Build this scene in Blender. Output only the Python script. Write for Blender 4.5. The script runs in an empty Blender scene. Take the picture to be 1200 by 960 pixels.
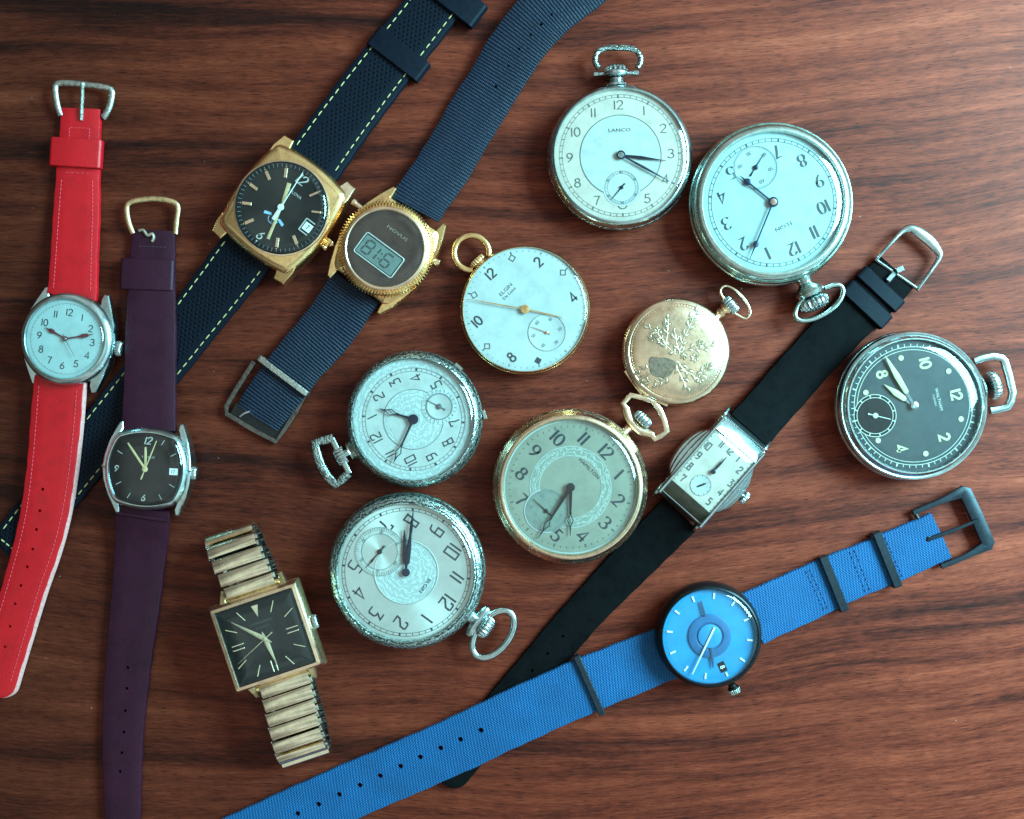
import bpy, bmesh, math, random
from math import sin, cos, pi, radians, atan2, hypot, sqrt
from mathutils import Vector

random.seed(7)
SC = bpy.context.scene
COL = SC.collection
HC = 1280.0                 # camera height over the table, in units of 0.25 mm
PX = 0.025                  # 0.25 mm in cm; the scene is built in cm

# ------------------------------------------------------------------ materials
def nt(name):
    m = bpy.data.materials.new(name); m.use_nodes = True
    t = m.node_tree; t.nodes.clear()
    out = t.nodes.new('ShaderNodeOutputMaterial')
    return m, t, out
def N(t, typ, **kw):
    n = t.nodes.new(typ)
    for k, v in kw.items():
        if k in n.inputs: n.inputs[k].default_value = v
        else: setattr(n, k, v)
    return n
def ramp(t, fac, stops, interp='LINEAR'):
    r = t.nodes.new('ShaderNodeValToRGB'); r.color_ramp.interpolation = interp
    e = r.color_ramp.elements
    while len(e) < len(stops): e.new(0.5)
    for i, (p, c) in enumerate(stops):
        e[i].position = p
        e[i].color = c if len(c) == 4 else (*c, 1)
    t.links.new(fac, r.inputs[0]); return r.outputs[0]
def math_(t, op, a, b=None, c=None):
    n = t.nodes.new('ShaderNodeMath'); n.operation = op
    for i, x in enumerate((a, b, c)):
        if x is None: continue
        if isinstance(x, (int, float)): n.inputs[i].default_value = x
        else: t.links.new(x, n.inputs[i])
    return n.outputs[0]
def mixc(t, fac, a, b, blend='MIX'):
    n = t.nodes.new('ShaderNodeMix'); n.data_type = 'RGBA'; n.blend_type = blend
    for i, x in ((0, fac), (6, a), (7, b)):
        if isinstance(x, (int, float)): n.inputs[i].default_value = x
        elif isinstance(x, tuple): n.inputs[i].default_value = (*x, 1) if len(x) == 3 else x
        else: t.links.new(x, n.inputs[i])
    return n.outputs[2]
def coords(t, kind='Object', scale=(1, 1, 1)):
    c = t.nodes.new('ShaderNodeTexCoord'); m = t.nodes.new('ShaderNodeMapping')
    m.inputs['Scale'].default_value = scale
    t.links.new(c.outputs[kind], m.inputs[0]); return m.outputs[0]
def noise(t, vec, scale, detail=3, rough=.55, dist=0):
    n = N(t, 'ShaderNodeTexNoise', Scale=scale, Detail=detail, Roughness=rough, Distortion=dist)
    t.links.new(vec, n.inputs['Vector']); return n.outputs['Fac']
def bump(t, h, strength, dist):
    b = N(t, 'ShaderNodeBump', Strength=strength, Distance=dist)
    t.links.new(h, b.inputs['Height']); return b.outputs[0]

MATS = {}
def surf(name, col, rough=.5, metal=0., var=.12, nscale=6., rvar=.12, bumpk=.0, bscale=60., coat=0., spec=.5, sheen=0.):
    """plain surface with wear: value and roughness broken up by noise, fine bump"""
    if name in MATS: return MATS[name]
    m, t, out = nt(name)
    p = N(t, 'ShaderNodeBsdfPrincipled', Metallic=metal)
    p.inputs['Coat Weight'].default_value = coat
    p.inputs['Specular IOR Level'].default_value = spec
    p.inputs['Sheen Weight'].default_value = sheen
    v = coords(t)
    n1 = noise(t, v, nscale, 4, .6)
    dark = tuple(c * (1 - var * 1.6) for c in col); lite = tuple(min(1, c * (1 + var)) for c in col)
    t.links.new(ramp(t, n1, [(.3, dark), (.5, col), (.72, lite)]), p.inputs['Base Color'])
    n2 = noise(t, v, nscale * 3.1, 4, .65)
    r = math_(t, 'MULTIPLY_ADD', n2, 2 * rvar, rough - rvar)
    t.links.new(r, p.inputs['Roughness'])
    if bumpk:
        t.links.new(bump(t, noise(t, v, bscale, 3, .6), bumpk, .02), p.inputs['Normal'])
    t.links.new(p.outputs[0], out.inputs[0])
    MATS[name] = m; return m

def engraved(name, col, dark, rough=.25, scale=7., strength=.9, metal=.9):
    """metal cut with scrolling leaf ornament, tarnish in the cuts"""
    if name in MATS: return MATS[name]
    m, t, out = nt(name)
    p = N(t, 'ShaderNodeBsdfPrincipled', Metallic=metal, Roughness=rough)
    v = coords(t)
    w = N(t, 'ShaderNodeTexWave', Scale=scale * .55, Distortion=9., Detail=2.)
    w.inputs['Detail Scale'].default_value = 2.2; w.wave_type = 'RINGS'; w.rings_direction = 'Z'
    t.links.new(v, w.inputs['Vector'])
    vo = N(t, 'ShaderNodeTexVoronoi', Scale=scale * 1.3); vo.feature = 'DISTANCE_TO_EDGE'
    t.links.new(v, vo.inputs['Vector'])
    a = ramp(t, w.outputs['Fac'], [(.35, (0, 0, 0)), (.6, (1, 1, 1))])
    b = ramp(t, vo.outputs['Distance'], [(.02, (0, 0, 0)), (.12, (1, 1, 1))])
    h = mixc(t, .5, a, b, 'MULTIPLY')
    t.links.new(mixc(t, h, dark, col), p.inputs['Base Color'])
    t.links.new(bump(t, h, strength, .03), p.inputs['Normal'])
    t.links.new(p.outputs[0], out.inputs[0])
    MATS[name] = m; return m

def sunburst(name, col, rough=.38, metal=.55):
    """brushed radial dial: light fans out from the middle"""
    m, t, out = nt(name)
    p = N(t, 'ShaderNodeBsdfPrincipled', Metallic=metal, Roughness=rough)
    p.inputs['Anisotropic'].default_value = .85
    tg = N(t, 'ShaderNodeTangent'); tg.direction_type = 'RADIAL'; tg.axis = 'Z'
    t.links.new(tg.outputs[0], p.inputs['Tangent'])
    n1 = noise(t, coords(t), 3., 4)
    t.links.new(ramp(t, n1, [(.3, tuple(c * .88 for c in col)), (.7, col)]), p.inputs['Base Color'])
    t.links.new(p.outputs[0], out.inputs[0]); return m

def weave(name, col, dark, pitch_v, pitch_u, kind, rough=.6, lite=None, edge=None):
    """textile: ribs across the strap ('rib') or a basket of small floats ('basket'); UV is in cm"""
    m, t, out = nt(name)
    p = N(t, 'ShaderNodeBsdfPrincipled', Roughness=rough)
    p.inputs['Sheen Weight'].default_value = .04; p.inputs['Specular IOR Level'].default_value = .25
    uv = t.nodes.new('ShaderNodeUVMap'); sp = t.nodes.new('ShaderNodeSeparateXYZ')
    t.links.new(uv.outputs[0], sp.inputs[0])
    wob = noise(t, coords(t), 9., 2)
    v = math_(t, 'MULTIPLY_ADD', wob, pitch_v * .5, sp.outputs[1])
    if kind == 'rib':
        s = math_(t, 'SINE', math_(t, 'MULTIPLY', v, 2 * pi / pitch_v))
        fine = math_(t, 'SINE', math_(t, 'MULTIPLY', sp.outputs[0], 2 * pi / pitch_u))
        h = math_(t, 'ADD', math_(t, 'MULTIPLY', s, .42), math_(t, 'MULTIPLY_ADD', fine, .1, .5))
    else:
        s = math_(t, 'SINE', math_(t, 'MULTIPLY', math_(t, 'ADD', v, math_(t, 'MULTIPLY', sp.outputs[0], .28)), 2 * pi / pitch_v))
        c = math_(t, 'SINE', math_(t, 'MULTIPLY', math_(t, 'SUBTRACT', sp.outputs[0], math_(t, 'MULTIPLY', v, .35)), 2 * pi / pitch_u))
        h = math_(t, 'ADD', math_(t, 'MULTIPLY', math_(t, 'MULTIPLY', s, c), .34), math_(t, 'MULTIPLY_ADD', s, .16, .5))
    nz = noise(t, coords(t), 45., 3)
    h2 = math_(t, 'ADD', math_(t, 'MULTIPLY', h, .8), math_(t, 'MULTIPLY', nz, .25))
    big = noise(t, coords(t), 1.2, 3)
    cc = ramp(t, h2, [(.18, dark), (.55, col), (.95, lite or tuple(min(1, x * 1.5) for x in col))])
    cc = mixc(t, .5, cc, ramp(t, big, [(.3, (.7, .7, .7)), (.7, (1.15, 1.15, 1.15))]), 'MULTIPLY')
    t.links.new(cc, p.inputs['Base Color'])
    t.links.new(bump(t, h2, .8, .03), p.inputs['Normal'])
    t.links.new(p.outputs[0], out.inputs[0]); return m

def perforated(name, col):
    """rubbery leather pricked with rows of tiny holes along the middle of the strap"""
    m, t, out = nt(name)
    p = N(t, 'ShaderNodeBsdfPrincipled', Roughness=.52); p.inputs['Specular IOR Level'].default_value = .10
    uv = t.nodes.new('ShaderNodeUVMap'); sp = t.nodes.new('ShaderNodeSeparateXYZ')
    t.links.new(uv.outputs[0], sp.inputs[0])
    u, v = sp.outputs[0], sp.outputs[1]
    P = .115
    row = math_(t, 'FLOOR', math_(t, 'DIVIDE', v, P))
    off = math_(t, 'MULTIPLY', math_(t, 'MODULO', math_(t, 'ABSOLUTE', row), 2.), .5)
    fu = math_(t, 'SUBTRACT', math_(t, 'FRACT', math_(t, 'ADD', math_(t, 'DIVIDE', u, P * 1.25), math_(t, 'ADD', off, 50.))), .5)
    fv = math_(t, 'SUBTRACT', math_(t, 'FRACT', math_(t, 'DIVIDE', v, P)), .5)
    d = math_(t, 'SQRT', math_(t, 'ADD', math_(t, 'MULTIPLY', fu, fu), math_(t, 'MULTIPLY', fv, fv)))
    hole = ramp(t, d, [(.17, (0, 0, 0)), (.3, (1, 1, 1))])
    inside = math_(t, 'GREATER_THAN', math_(t, 'ABSOLUTE', u), .44)
    h = math_(t, 'MAXIMUM', hole, inside)
    nz = noise(t, coords(t), 30., 4)
    cc = mixc(t, h, tuple(c * .15 for c in col), ramp(t, nz, [(.3, tuple(c * .75 for c in col)), (.7, tuple(c * 1.3 for c in col))]))
    t.links.new(cc, p.inputs['Base Color'])
    hh = math_(t, 'ADD', h, math_(t, 'MULTIPLY', nz, .25))
    t.links.new(bump(t, hh, .7, .03), p.inputs['Normal'])
    t.links.new(p.outputs[0], out.inputs[0]); return m

def crystal_mat():
    m, t, out = nt('watch_glass')
    tr = N(t, 'ShaderNodeBsdfTransparent'); tr.inputs[0].default_value = (.97, .985, .98, 1)
    gl = N(t, 'ShaderNodeBsdfGlossy', Roughness=.04)
    lw = N(t, 'ShaderNodeLayerWeight', Blend=.5)   # Schlick, same from both sides of the thin glass
    sc = noise(t, coords(t), 14., 5, .7)
    t.links.new(math_(t, 'MULTIPLY_ADD', sc, .12, .0), gl.inputs['Roughness'])
    mx = t.nodes.new('ShaderNodeMixShader')
    t.links.new(math_(t, 'MULTIPLY_ADD', math_(t, 'POWER', lw.outputs['Facing'], 5.), .85, .06), mx.inputs[0])
    t.links.new(tr.outputs[0], mx.inputs[1]); t.links.new(gl.outputs[0], mx.inputs[2])
    t.links.new(mx.outputs[0], out.inputs[0]); return m

def wood_mat():
    m, t, out = nt('walnut_wood')
    p = N(t, 'ShaderNodeBsdfPrincipled'); p.inputs['Specular IOR Level'].default_value = .15
    c = t.nodes.new('ShaderNodeTexCoord'); sp = t.nodes.new('ShaderNodeSeparateXYZ')
    t.links.new(c.outputs['Object'], sp.inputs[0])
    X, Y = sp.outputs[0], sp.outputs[1]
    def cxy(x, y):
        k = t.nodes.new('ShaderNodeCombineXYZ')
        t.links.new(x, k.inputs[0]); t.links.new(y, k.inputs[1]); return k.outputs[0]
    # grain that climbs a little towards the right of the board and waves slowly
    slow = noise(t, cxy(math_(t, 'MULTIPLY', X, .045), math_(t, 'MULTIPLY', Y, .07)), 1., 2, .5)
    climb = math_(t, 'MULTIPLY', math_(t, 'MULTIPLY', X, X), -.0035)
    y1 = math_(t, 'ADD', math_(t, 'ADD', Y, math_(t, 'MULTIPLY', math_(t, 'SUBTRACT', slow, .5), 3.2)), math_(t, 'ADD', climb, math_(t, 'MULTIPLY', X, -.03)))
    band = noise(t, cxy(math_(t, 'MULTIPLY', X, .03), math_(t, 'MULTIPLY', y1, .75)), 1., 6, .66)
    streak = noise(t, cxy(math_(t, 'MULTIPLY', X, .15), math_(t, 'MULTIPLY', y1, 2.7)), 1., 5, .65)
    fib = noise(t, cxy(math_(t, 'MULTIPLY', X, 1.9), math_(t, 'MULTIPLY', y1, 17.)), 1., 4, .7)
    pore = noise(t, cxy(math_(t, 'MULTIPLY', X, 2.6), math_(t, 'MULTIPLY', y1, 34.)), 1., 2, .5)
    f = math_(t, 'ADD', math_(t, 'MULTIPLY', band, .50), math_(t, 'ADD', math_(t, 'MULTIPLY', streak, .34), math_(t, 'MULTIPLY', fib, .30)))
    # light falloff painted into the wood: darker left, pinkish window haze right
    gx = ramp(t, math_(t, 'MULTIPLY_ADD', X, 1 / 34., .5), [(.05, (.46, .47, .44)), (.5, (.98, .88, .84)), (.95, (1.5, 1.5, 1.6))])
    col = ramp(t, f, [(.39, (.013, .0020, .0012)), (.475, (.052, .0069, .0034)), (.55, (.122, .0180, .0080)), (.64, (.200, .0350, .0155)), (.75, (.31, .066, .031))])
    dk = ramp(t, band, [(.32, (.36, .38, .46)), (.44, (1, 1, 1))])
    col = mixc(t, .75, col, dk, 'MULTIPLY')
    pr = ramp(t, pore, [(.31, (.20, .19, .20)), (.42, (1, 1, 1))])
    col = mixc(t, .85, col, pr, 'MULTIPLY')
    mot = noise(t, c.outputs['Object'], 1.1, 4, .6)
    col = mixc(t, .6, col, ramp(t, mot, [(.32, (.80, .76, .76)), (.7, (1.2, 1.15, 1.12))]), 'MULTIPLY')
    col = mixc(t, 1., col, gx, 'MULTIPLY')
    dust = noise(t, c.outputs['Object'], 7.5, 1, .3)
    col = mixc(t, ramp(t, dust, [(.83, (0, 0, 0)), (.86, (.5, .5, .5))]), col, (.45, .40, .36))
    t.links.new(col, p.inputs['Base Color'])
    t.links.new(math_(t, 'MULTIPLY_ADD', fib, .18, .42), p.inputs['Roughness'])
    hh = math_(t, 'ADD', math_(t, 'MULTIPLY', pore, .7), math_(t, 'MULTIPLY', fib, .5))
    t.links.new(bump(t, hh, .22, .03), p.inputs['Normal'])
    t.links.new(p.outputs[0], out.inputs[0]); return m

WOOD = wood_mat()
GLASS = crystal_mat()
CHROME = surf('worn_chrome', (.52, .62, .62), .2, 1., .15, 5., .1, .06, 40.)
NICKEL = surf('nickel_silver', (.48, .57, .525), .24, 1., .15, 5., .1, .08, 30.)
SATINB = surf('black_satin_coating', (.016, .022, .03), .36, .2, .2, 8., .08, .1, 60., 0, .3)
STEELDK = surf('darkened_steel', (.16, .15, .14), .3, 1., .3, 9., .12, .1, 50.)
PITTED = surf('pitted_chrome', (.50, .50, .46), .36, 1., .35, 14., .12, .5, 22.)
GOLD = surf('yellow_gold', (.98, .62, .28), .24, 1., .16, 5., .1, .08, 30.)
GOLDP = surf('pale_gold', (.93, .66, .45), .25, 1., .14, 4., .1, .05, 30.)
GOLDW = surf('worn_gold_plate', (.84, .62, .34), .34, 1., .22, 8., .1, .15, 40.)
BLACKM = surf('black_metal', (.012, .013, .015), .32, .6, .2, 8., .1, .05, 40.)
INK = surf('black_ink', (.016, .022, .030), .55, 0, .1)
INKG = surf('grey_ink', (.16, .17, .18), .6, 0, .1)
INKB = surf('brown_ink', (.075, .08, .07), .6, 0, .1)
BLUED = surf('blued_steel', (.012, .022, .05), .28, .7, .2)
BLACKHAND = surf('black_hand', (.01, .01, .011), .3, .3, .1)
GREYST = surf('grey_steel', (.22, .25, .28), .25, .9, .1)
WHITEP = surf('white_paint', (.70, .70, .66), .5, 0, .06)
CREAM = surf('cream_lume', (.50, .47, .27), .6, 0, .1)
IVORYL = surf('ivory_lume', (.48, .50, .42), .6, 0, .1)
THREADY = surf('cream_thread', (.50, .42, .17), .8, 0, .15, 20.)
THREADR = surf('pink_red_thread', (.72, .05, .075), .8, 0, .2, 20.)
THREADP = surf('plum_thread', (.05, .012, .035), .8, 0, .2, 20.)
THREADB = surf('blue_thread', (.008, .05, .16), .8, 0, .2, 20.)
RED = surf('red_leather', (.54, .0018, .007), .4, 0, .09, 2.4, .08, .45, 40.)
REDEDGE = surf('raw_pink_leather', (.62, .28, .26), .8, 0, .2, 14.)
PURPLE = surf('plum_leather', (.031, .0032, .0125), .48, 0, .15, 2.2, .1, .5, 34., 0, .25)
BLACKL = surf('black_leather', (.004, .004, .0045), .62, 0, .25, 3., .1, .45, 40., 0, .035)
RUBBER = surf('black_rubber', (.0035, .006, .012), .45, 0, .2, 6., .1, .15, 70., 0, .12)
PERF = perforated('perforated_black_leather', (.0032, .0055, .011))
NAVY = weave('navy_grosgrain', (.0030, .0062, .0185), (.0005, .0007, .0022), .092, .05, 'rib', .5, (.011, .027, .062))
BLUEW = weave('bright_blue_nylon', (.0025, .078, .215), (.0010, .034, .105), .088, .084, 'basket', .6, (.015, .16, .37))
D_SILVER = surf('silver_white_dial', (.42, .44, .41), .42, .0, .10, 2.6, .08)
D_CREAM = surf('cream_chapter_ring', (.48, .40, .33), .5, .0, .10, 3., .08)
D_ENAMEL = surf('white_enamel_dial', (.34, .47, .465), .22, .0, .08, 2., .05)
D_GOLDW = surf('satin_white_dial', (.42, .45, .43), .4, .0, .09, 2., .06)
D_GREEN = surf('aged_silver_dial', (.27, .265, .205), .42, .25, .1, 2., .08)
D_BLACK = surf('black_dial', (.0040, .0060, .0065), .4, 0, .3, 8., .05, 0, 60., 0, .2)
D_DARKBR = surf('dark_brown_dial', (.0065, .0045, .005), .3, 0, .3, 3., .05, 0, 60., 0, .25)
D_CHAR = surf('charcoal_dial', (.010, .019, .022), .42, 0, .35, 9., .1, .15, 60.)
D_BLUE = surf('bright_blue_dial', (.005, .235, .49), .45, .1, .1, 2., .08)
D_BLUEDK = surf('deep_blue_dial', (.004, .11, .27), .45, .1, .1, 2., .08)
LCD = surf('lcd_grey_green', (.125, .165, .15), .35, 0, .12, 6.)
D_SUN = sunburst('brushed_silver_dial', (.60, .60, .55))
D_ENGR = engraved('engraved_silver_dial', (.46, .51, .48), (.36, .41, .39), .5, 3.6, .25, .0)
D_ENGR2 = engraved('engraved_green_dial', (.32, .35, .29), (.21, .235, .19), .48, 4.5, .3, .0)
E_SILVER = engraved('engraved_silver_case', (.52, .62, .60), (.15, .16, .14), .26, 6.0, .26)
E_NICKEL = engraved('engraved_nickel_case', (.43, .52, .46), (.16, .17, .14), .28, 6.0, .24)
E_GOLD = engraved('engraved_gold_case', (.82, .62, .44), (.12, .09, .05), .28, 5.5, .5)

# ------------------------------------------------------------------ mesh builder
class W: pass
CUR = W()
class MB:
    """collects faces in the watch's own frame (1 unit = 0.25 mm) and links them as ONE mesh object"""
    def __init__(s): s.v = []; s.f = []; s.uv = None
    def vert(s, p): s.v.append(tuple(p)); return len(s.v) - 1
    def face(s, ix): s.f.append(tuple(ix))
    def build(s, name, mat, parent=None, sharp=35):
        k = CUR.S
        me = bpy.data.meshes.new(name)
        me.from_pydata([(x * k, y * k, z * k) for x, y, z in s.v], [], s.f)
        bm = bmesh.new(); bm.from_mesh(me)
        bmesh.ops.recalc_face_normals(bm, faces=bm.faces)
        bm.to_mesh(me); bm.free()
        if s.uv:
            l = me.uv_layers.new(name='UVMap')
            for lp in me.loops: l.data[lp.index].uv = s.uv[lp.vertex_index]
        for p in me.polygons: p.use_smooth = True
        me.set_sharp_from_angle(angle=radians(sharp))
        me.materials.append(mat)
        o = bpy.data.objects.new(name, me); COL.objects.link(o)
        o.parent = parent or CUR.root
        return o

def begin(name, label, cat, group, px, py, zr, twelve):
    """a watch: Empty on the table under its dial centre, +y towards 12 o'clock"""
    k = (HC - zr) / HC
    CUR.S = PX * k; CUR.rot = radians(twelve - 90)
    CUR.loc = ((px - 600) * PX * k, (480 - py) * PX * k)
    e = bpy.data.objects.new(name, None); COL.objects.link(e)
    e.empty_display_size = .5
    e.location = (*CUR.loc, 0); e.rotation_euler = (0, 0, CUR.rot)
    e['label'] = label; e['category'] = cat; e['group'] = group
    CUR.root = e; return e
def L(px, py, z):
    """a spot of the table plan at height z -> the watch's frame"""
    k = (HC - z) / HC
    x = (px - 600) * PX * k - CUR.loc[0]; y = (480 - py) * PX * k - CUR.loc[1]
    c, s = cos(-CUR.rot), sin(-CUR.rot)
    return ((x * c - y * s) / CUR.S, (x * s + y * c) / CUR.S, z * PX / CUR.S)
def LA(deg): return radians(deg) - CUR.rot       # compass angle on the table -> angle in the watch's frame

# ------------------------------------------------------------------ shapes
def loft(mb, rings, closed_cols=True, cap0=False, cap1=False):
    base = []
    for r in rings: base.append([mb.vert(p) for p in r])
    n = len(rings[0])
    for a, b in zip(base, base[1:]):
        for i in range(n if closed_cols else n - 1):
            j = (i + 1) % n
            mb.face((a[i], a[j], b[j], b[i]))
    if cap0: mb.face(base[0][::-1])
    if cap1: mb.face(base[-1])
    return base
def lathe(mb, prof, n=96, cx=0, cy=0, knurl=0):
    """prof: (r, z[, knurl amplitude]); r = 0 closes to a point"""
    prev = None
    for pt in prof:
        r, z = pt[0], pt[1]; am = pt[2] if len(pt) > 2 else 0
        if r <= 1e-6: cur = [mb.vert((cx, cy, z))]
        else:
            cur = []
            for i in range(n):
                a = 2 * pi * i / n
                rr = r - (am if (am and (i % 4) in (0, 3)) else 0)
                cur.append(mb.vert((cx + rr * cos(a), cy + rr * sin(a), z)))
        if prev is not None:
            for i in range(n):
                j = (i + 1) % n
                a0, a1 = (prev[i], prev[j]) if len(prev) > 1 else (prev[0],) * 2
                b0, b1 = (cur[i], cur[j]) if len(cur) > 1 else (cur[0],) * 2
                q = [a0, a1, b1, b0]; q2 = []
                for x in q:
                    if x not in q2: q2.append(x)
                if len(q2) > 2: mb.face(q2)
        prev = cur
def disc(mb, r, z, cx=0, cy=0, n=72): mb.face([mb.vert((cx + r * cos(2 * pi * i / n), cy + r * sin(2 * pi * i / n), z)) for i in range(n)])
def annulus(mb, r0, r1, z, cx=0, cy=0, a0=0, a1=360, n=96):
    full = abs(a1 - a0) >= 360
    P = []
    for i in range(n if full else n + 1):
        a = radians(a0 + (a1 - a0) * i / n)
        P.append((mb.vert((cx + r0 * cos(a), cy + r0 * sin(a), z)), mb.vert((cx + r1 * cos(a), cy + r1 * sin(a), z))))
    m = len(P)
    for i in range(m if full else m - 1):
        j = (i + 1) % m
        mb.face((P[i][0], P[i][1], P[j][1], P[j][0]))
def tick(mb, ang, r0, r1, w, z, cx=0, cy=0, w1=None):
    c, s = cos(ang), sin(ang); w1 = w if w1 is None else w1
    mb.face([mb.vert((cx + r * c - q * s, cy + r * s + q * c, z)) for r, q in ((r0, -w / 2), (r1, -w1 / 2), (r1, w1 / 2), (r0, w / 2))])
def poly(mb, pts, z): mb.face([mb.vert((x, y, z)) for x, y in pts])
def inset(pts, d):
    n = len(pts); out = []
    area = sum(pts[i][0] * pts[(i + 1) % n][1] - pts[(i + 1) % n][0] * pts[i][1] for i in range(n))
    sg = 1 if area > 0 else -1
    for i in range(n):
        a, b, c = pts[i - 1], pts[i], pts[(i + 1) % n]
        n1 = Vector((-(b[1] - a[1]), b[0] - a[0])); n2 = Vector((-(c[1] - b[1]), c[0] - b[0]))
        if n1.length < 1e-9 or n2.length < 1e-9: out.append(b); continue
        n1.normalize(); n2.normalize(); m = (n1 + n2)
        if m.length < 1e-6: out.append(b); continue
        m.normalize(); k = d / max(.45, m.dot(n1))
        out.append((b[0] + sg * m.x * k, b[1] + sg * m.y * k))
    return out
def prof_loft(mb, outline, steps, cap0=True, cap1=True):
    """steps: (inset, z) rings of one outline"""
    loft(mb, [[(x, y, z) for x, y in inset(outline, d)] for d, z in steps], True, cap0, cap1)
def prism(mb, pts, z0, z1, bev=0):
    if bev: prof_loft(mb, pts, [(0, z0), (0, z1 - bev), (bev * .35, z1 - bev * .3), (bev, z1)])
    else: prof_loft(mb, pts, [(0, z0), (0, z1)])
def bulged(w, h, bx, by, n=14, rc=0.12):
    """four-sided outline with bowed sides and rounded corners"""
    C = [(w, -h), (w, h), (-w, h), (-w, -h)]; B = [(bx, 0), (0, by), (-bx, 0), (0, -by)]
    out = []
    for k in range(4):
        a, b = C[k], C[(k + 1) % 4]
        for i in range(n):
            t = rc / 2 + (1 - rc) * i / (n - 1); q = 4 * t * (1 - t)
            out.append((a[0] + (b[0] - a[0]) * t + B[k][0] * q, a[1] + (b[1] - a[1]) * t + B[k][1] * q))
        # rounded corner towards b
        p0 = out[-1]; t = rc / 2; c = C[(k + 2) % 4]; q = 4 * t * (1 - t); B2 = B[(k + 1) % 4]
        p2 = (b[0] + (c[0] - b[0]) * t + B2[0] * q, b[1] + (c[1] - b[1]) * t + B2[1] * q)
        for s in (.25, .5, .75):
            out.append(tuple((1 - s) ** 2 * p0[i] + 2 * s * (1 - s) * b[i] * .985 + s * s * p2[i] for i in (0, 1)))
    return out
def smooth_path(pts, closed=False, step=3.):
    """Catmull-Rom through points of any dimension"""
    n = len(pts); out = []
    rng = range(n if closed else n - 1)
    for i in rng:
        g = (lambda k: pts[k % n]) if closed else (lambda k: pts[min(max(k, 0), n - 1)])
        p0, p1, p2, p3 = g(i - 1), g(i), g(i + 1), g(i + 2)
        m = max(2, int(hypot(p2[0] - p1[0], p2[1] - p1[1]) / step))
        for k in range(m):
            t = k / m
            out.append(tuple(.5 * (2 * b + (c - a) * t + (2 * a - 5 * b + 4 * c - d) * t * t + (3 * b - a - 3 * c + d) * t ** 3) for a, b, c, d in zip(p0, p1, p2, p3)))
    if not closed: out.append(tuple(pts[-1]))
    return out
def tube(mb, path, r, rz=None, n=10, closed=False, square=False):
    rz = r if rz is None else rz
    m = len(path); rings = []
    for i in range(m):
        a = path[i - 1] if (closed or i) else path[0]; b = path[(i + 1) % m] if (closed or i < m - 1) else path[-1]
        t = Vector(b) - Vector(a)
        if t.length < 1e-9: t = Vector((1, 0, 0))
        t.normalize(); up = Vector((0, 0, 1))
        if abs(t.z) > .96: up = Vector((0, 1, 0))
        sd = t.cross(up).normalized(); u = sd.cross(t)
        rr = r[i] if isinstance(r, list) else r; rzz = rz[i] if isinstance(rz, list) else rz
        ring = []
        for k in range(n):
            an = 2 * pi * k / n
            c, s = cos(an), sin(an)
            if square:
                e = .38; c = math.copysign(abs(c) ** e, c); s = math.copysign(abs(s) ** e, s)
            ring.append(tuple(Vector(path[i]) + sd * rr * c + u * rzz * s))
        rings.append(ring)
    if closed: rings.append(rings[0])
    loft(mb, rings, True, not closed, not closed)
def axis_lathe(mb, prof, o, ang, n=24, ribs=0, amp=0):
    """turned piece lying on its side: prof (r, t) with t along the direction ang from o"""
    ca, sa = cos(ang), sin(ang)
    if ribs: n = ribs * 4
    rings = []
    for pt in prof:
        r, tt = pt[0], pt[1]; am = amp if (len(pt) > 2 and pt[2]) else 0
        ring = []
        for i in range(n):
            a = 2 * pi * i / n; rr = r - (am if (i % 4) in (0, 3) else 0)
            l, z = rr * cos(a), rr * sin(a)
            ring.append((o[0] + ca * tt - sa * l, o[1] + sa * tt + ca * l, o[2] + z))
        rings.append(ring)
    loft(mb, rings, True, True, True)
def box(mb, c, d, ang, hx, hy, hz, bev=1.):
    """rounded bar: centre c, half sizes, turned by ang"""
    pts = [(-hx, -hy), (hx, -hy), (hx, hy), (-hx, hy)]
    ca, sa = cos(ang), sin(ang)
    rings = []
    for ins, z in ((bev, -hz), (0, -hz + bev), (0, hz - bev), (bev, hz)):
        q = [(math.copysign(abs(x) - ins, x), math.copysign(abs(y) - ins, y)) for x, y in pts]
        rings.append([(c[0] + x * ca - y * sa, c[1] + x * sa + y * ca, c[2] + z) for x, y in q])
    loft(mb, rings, True, True, True)

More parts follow.
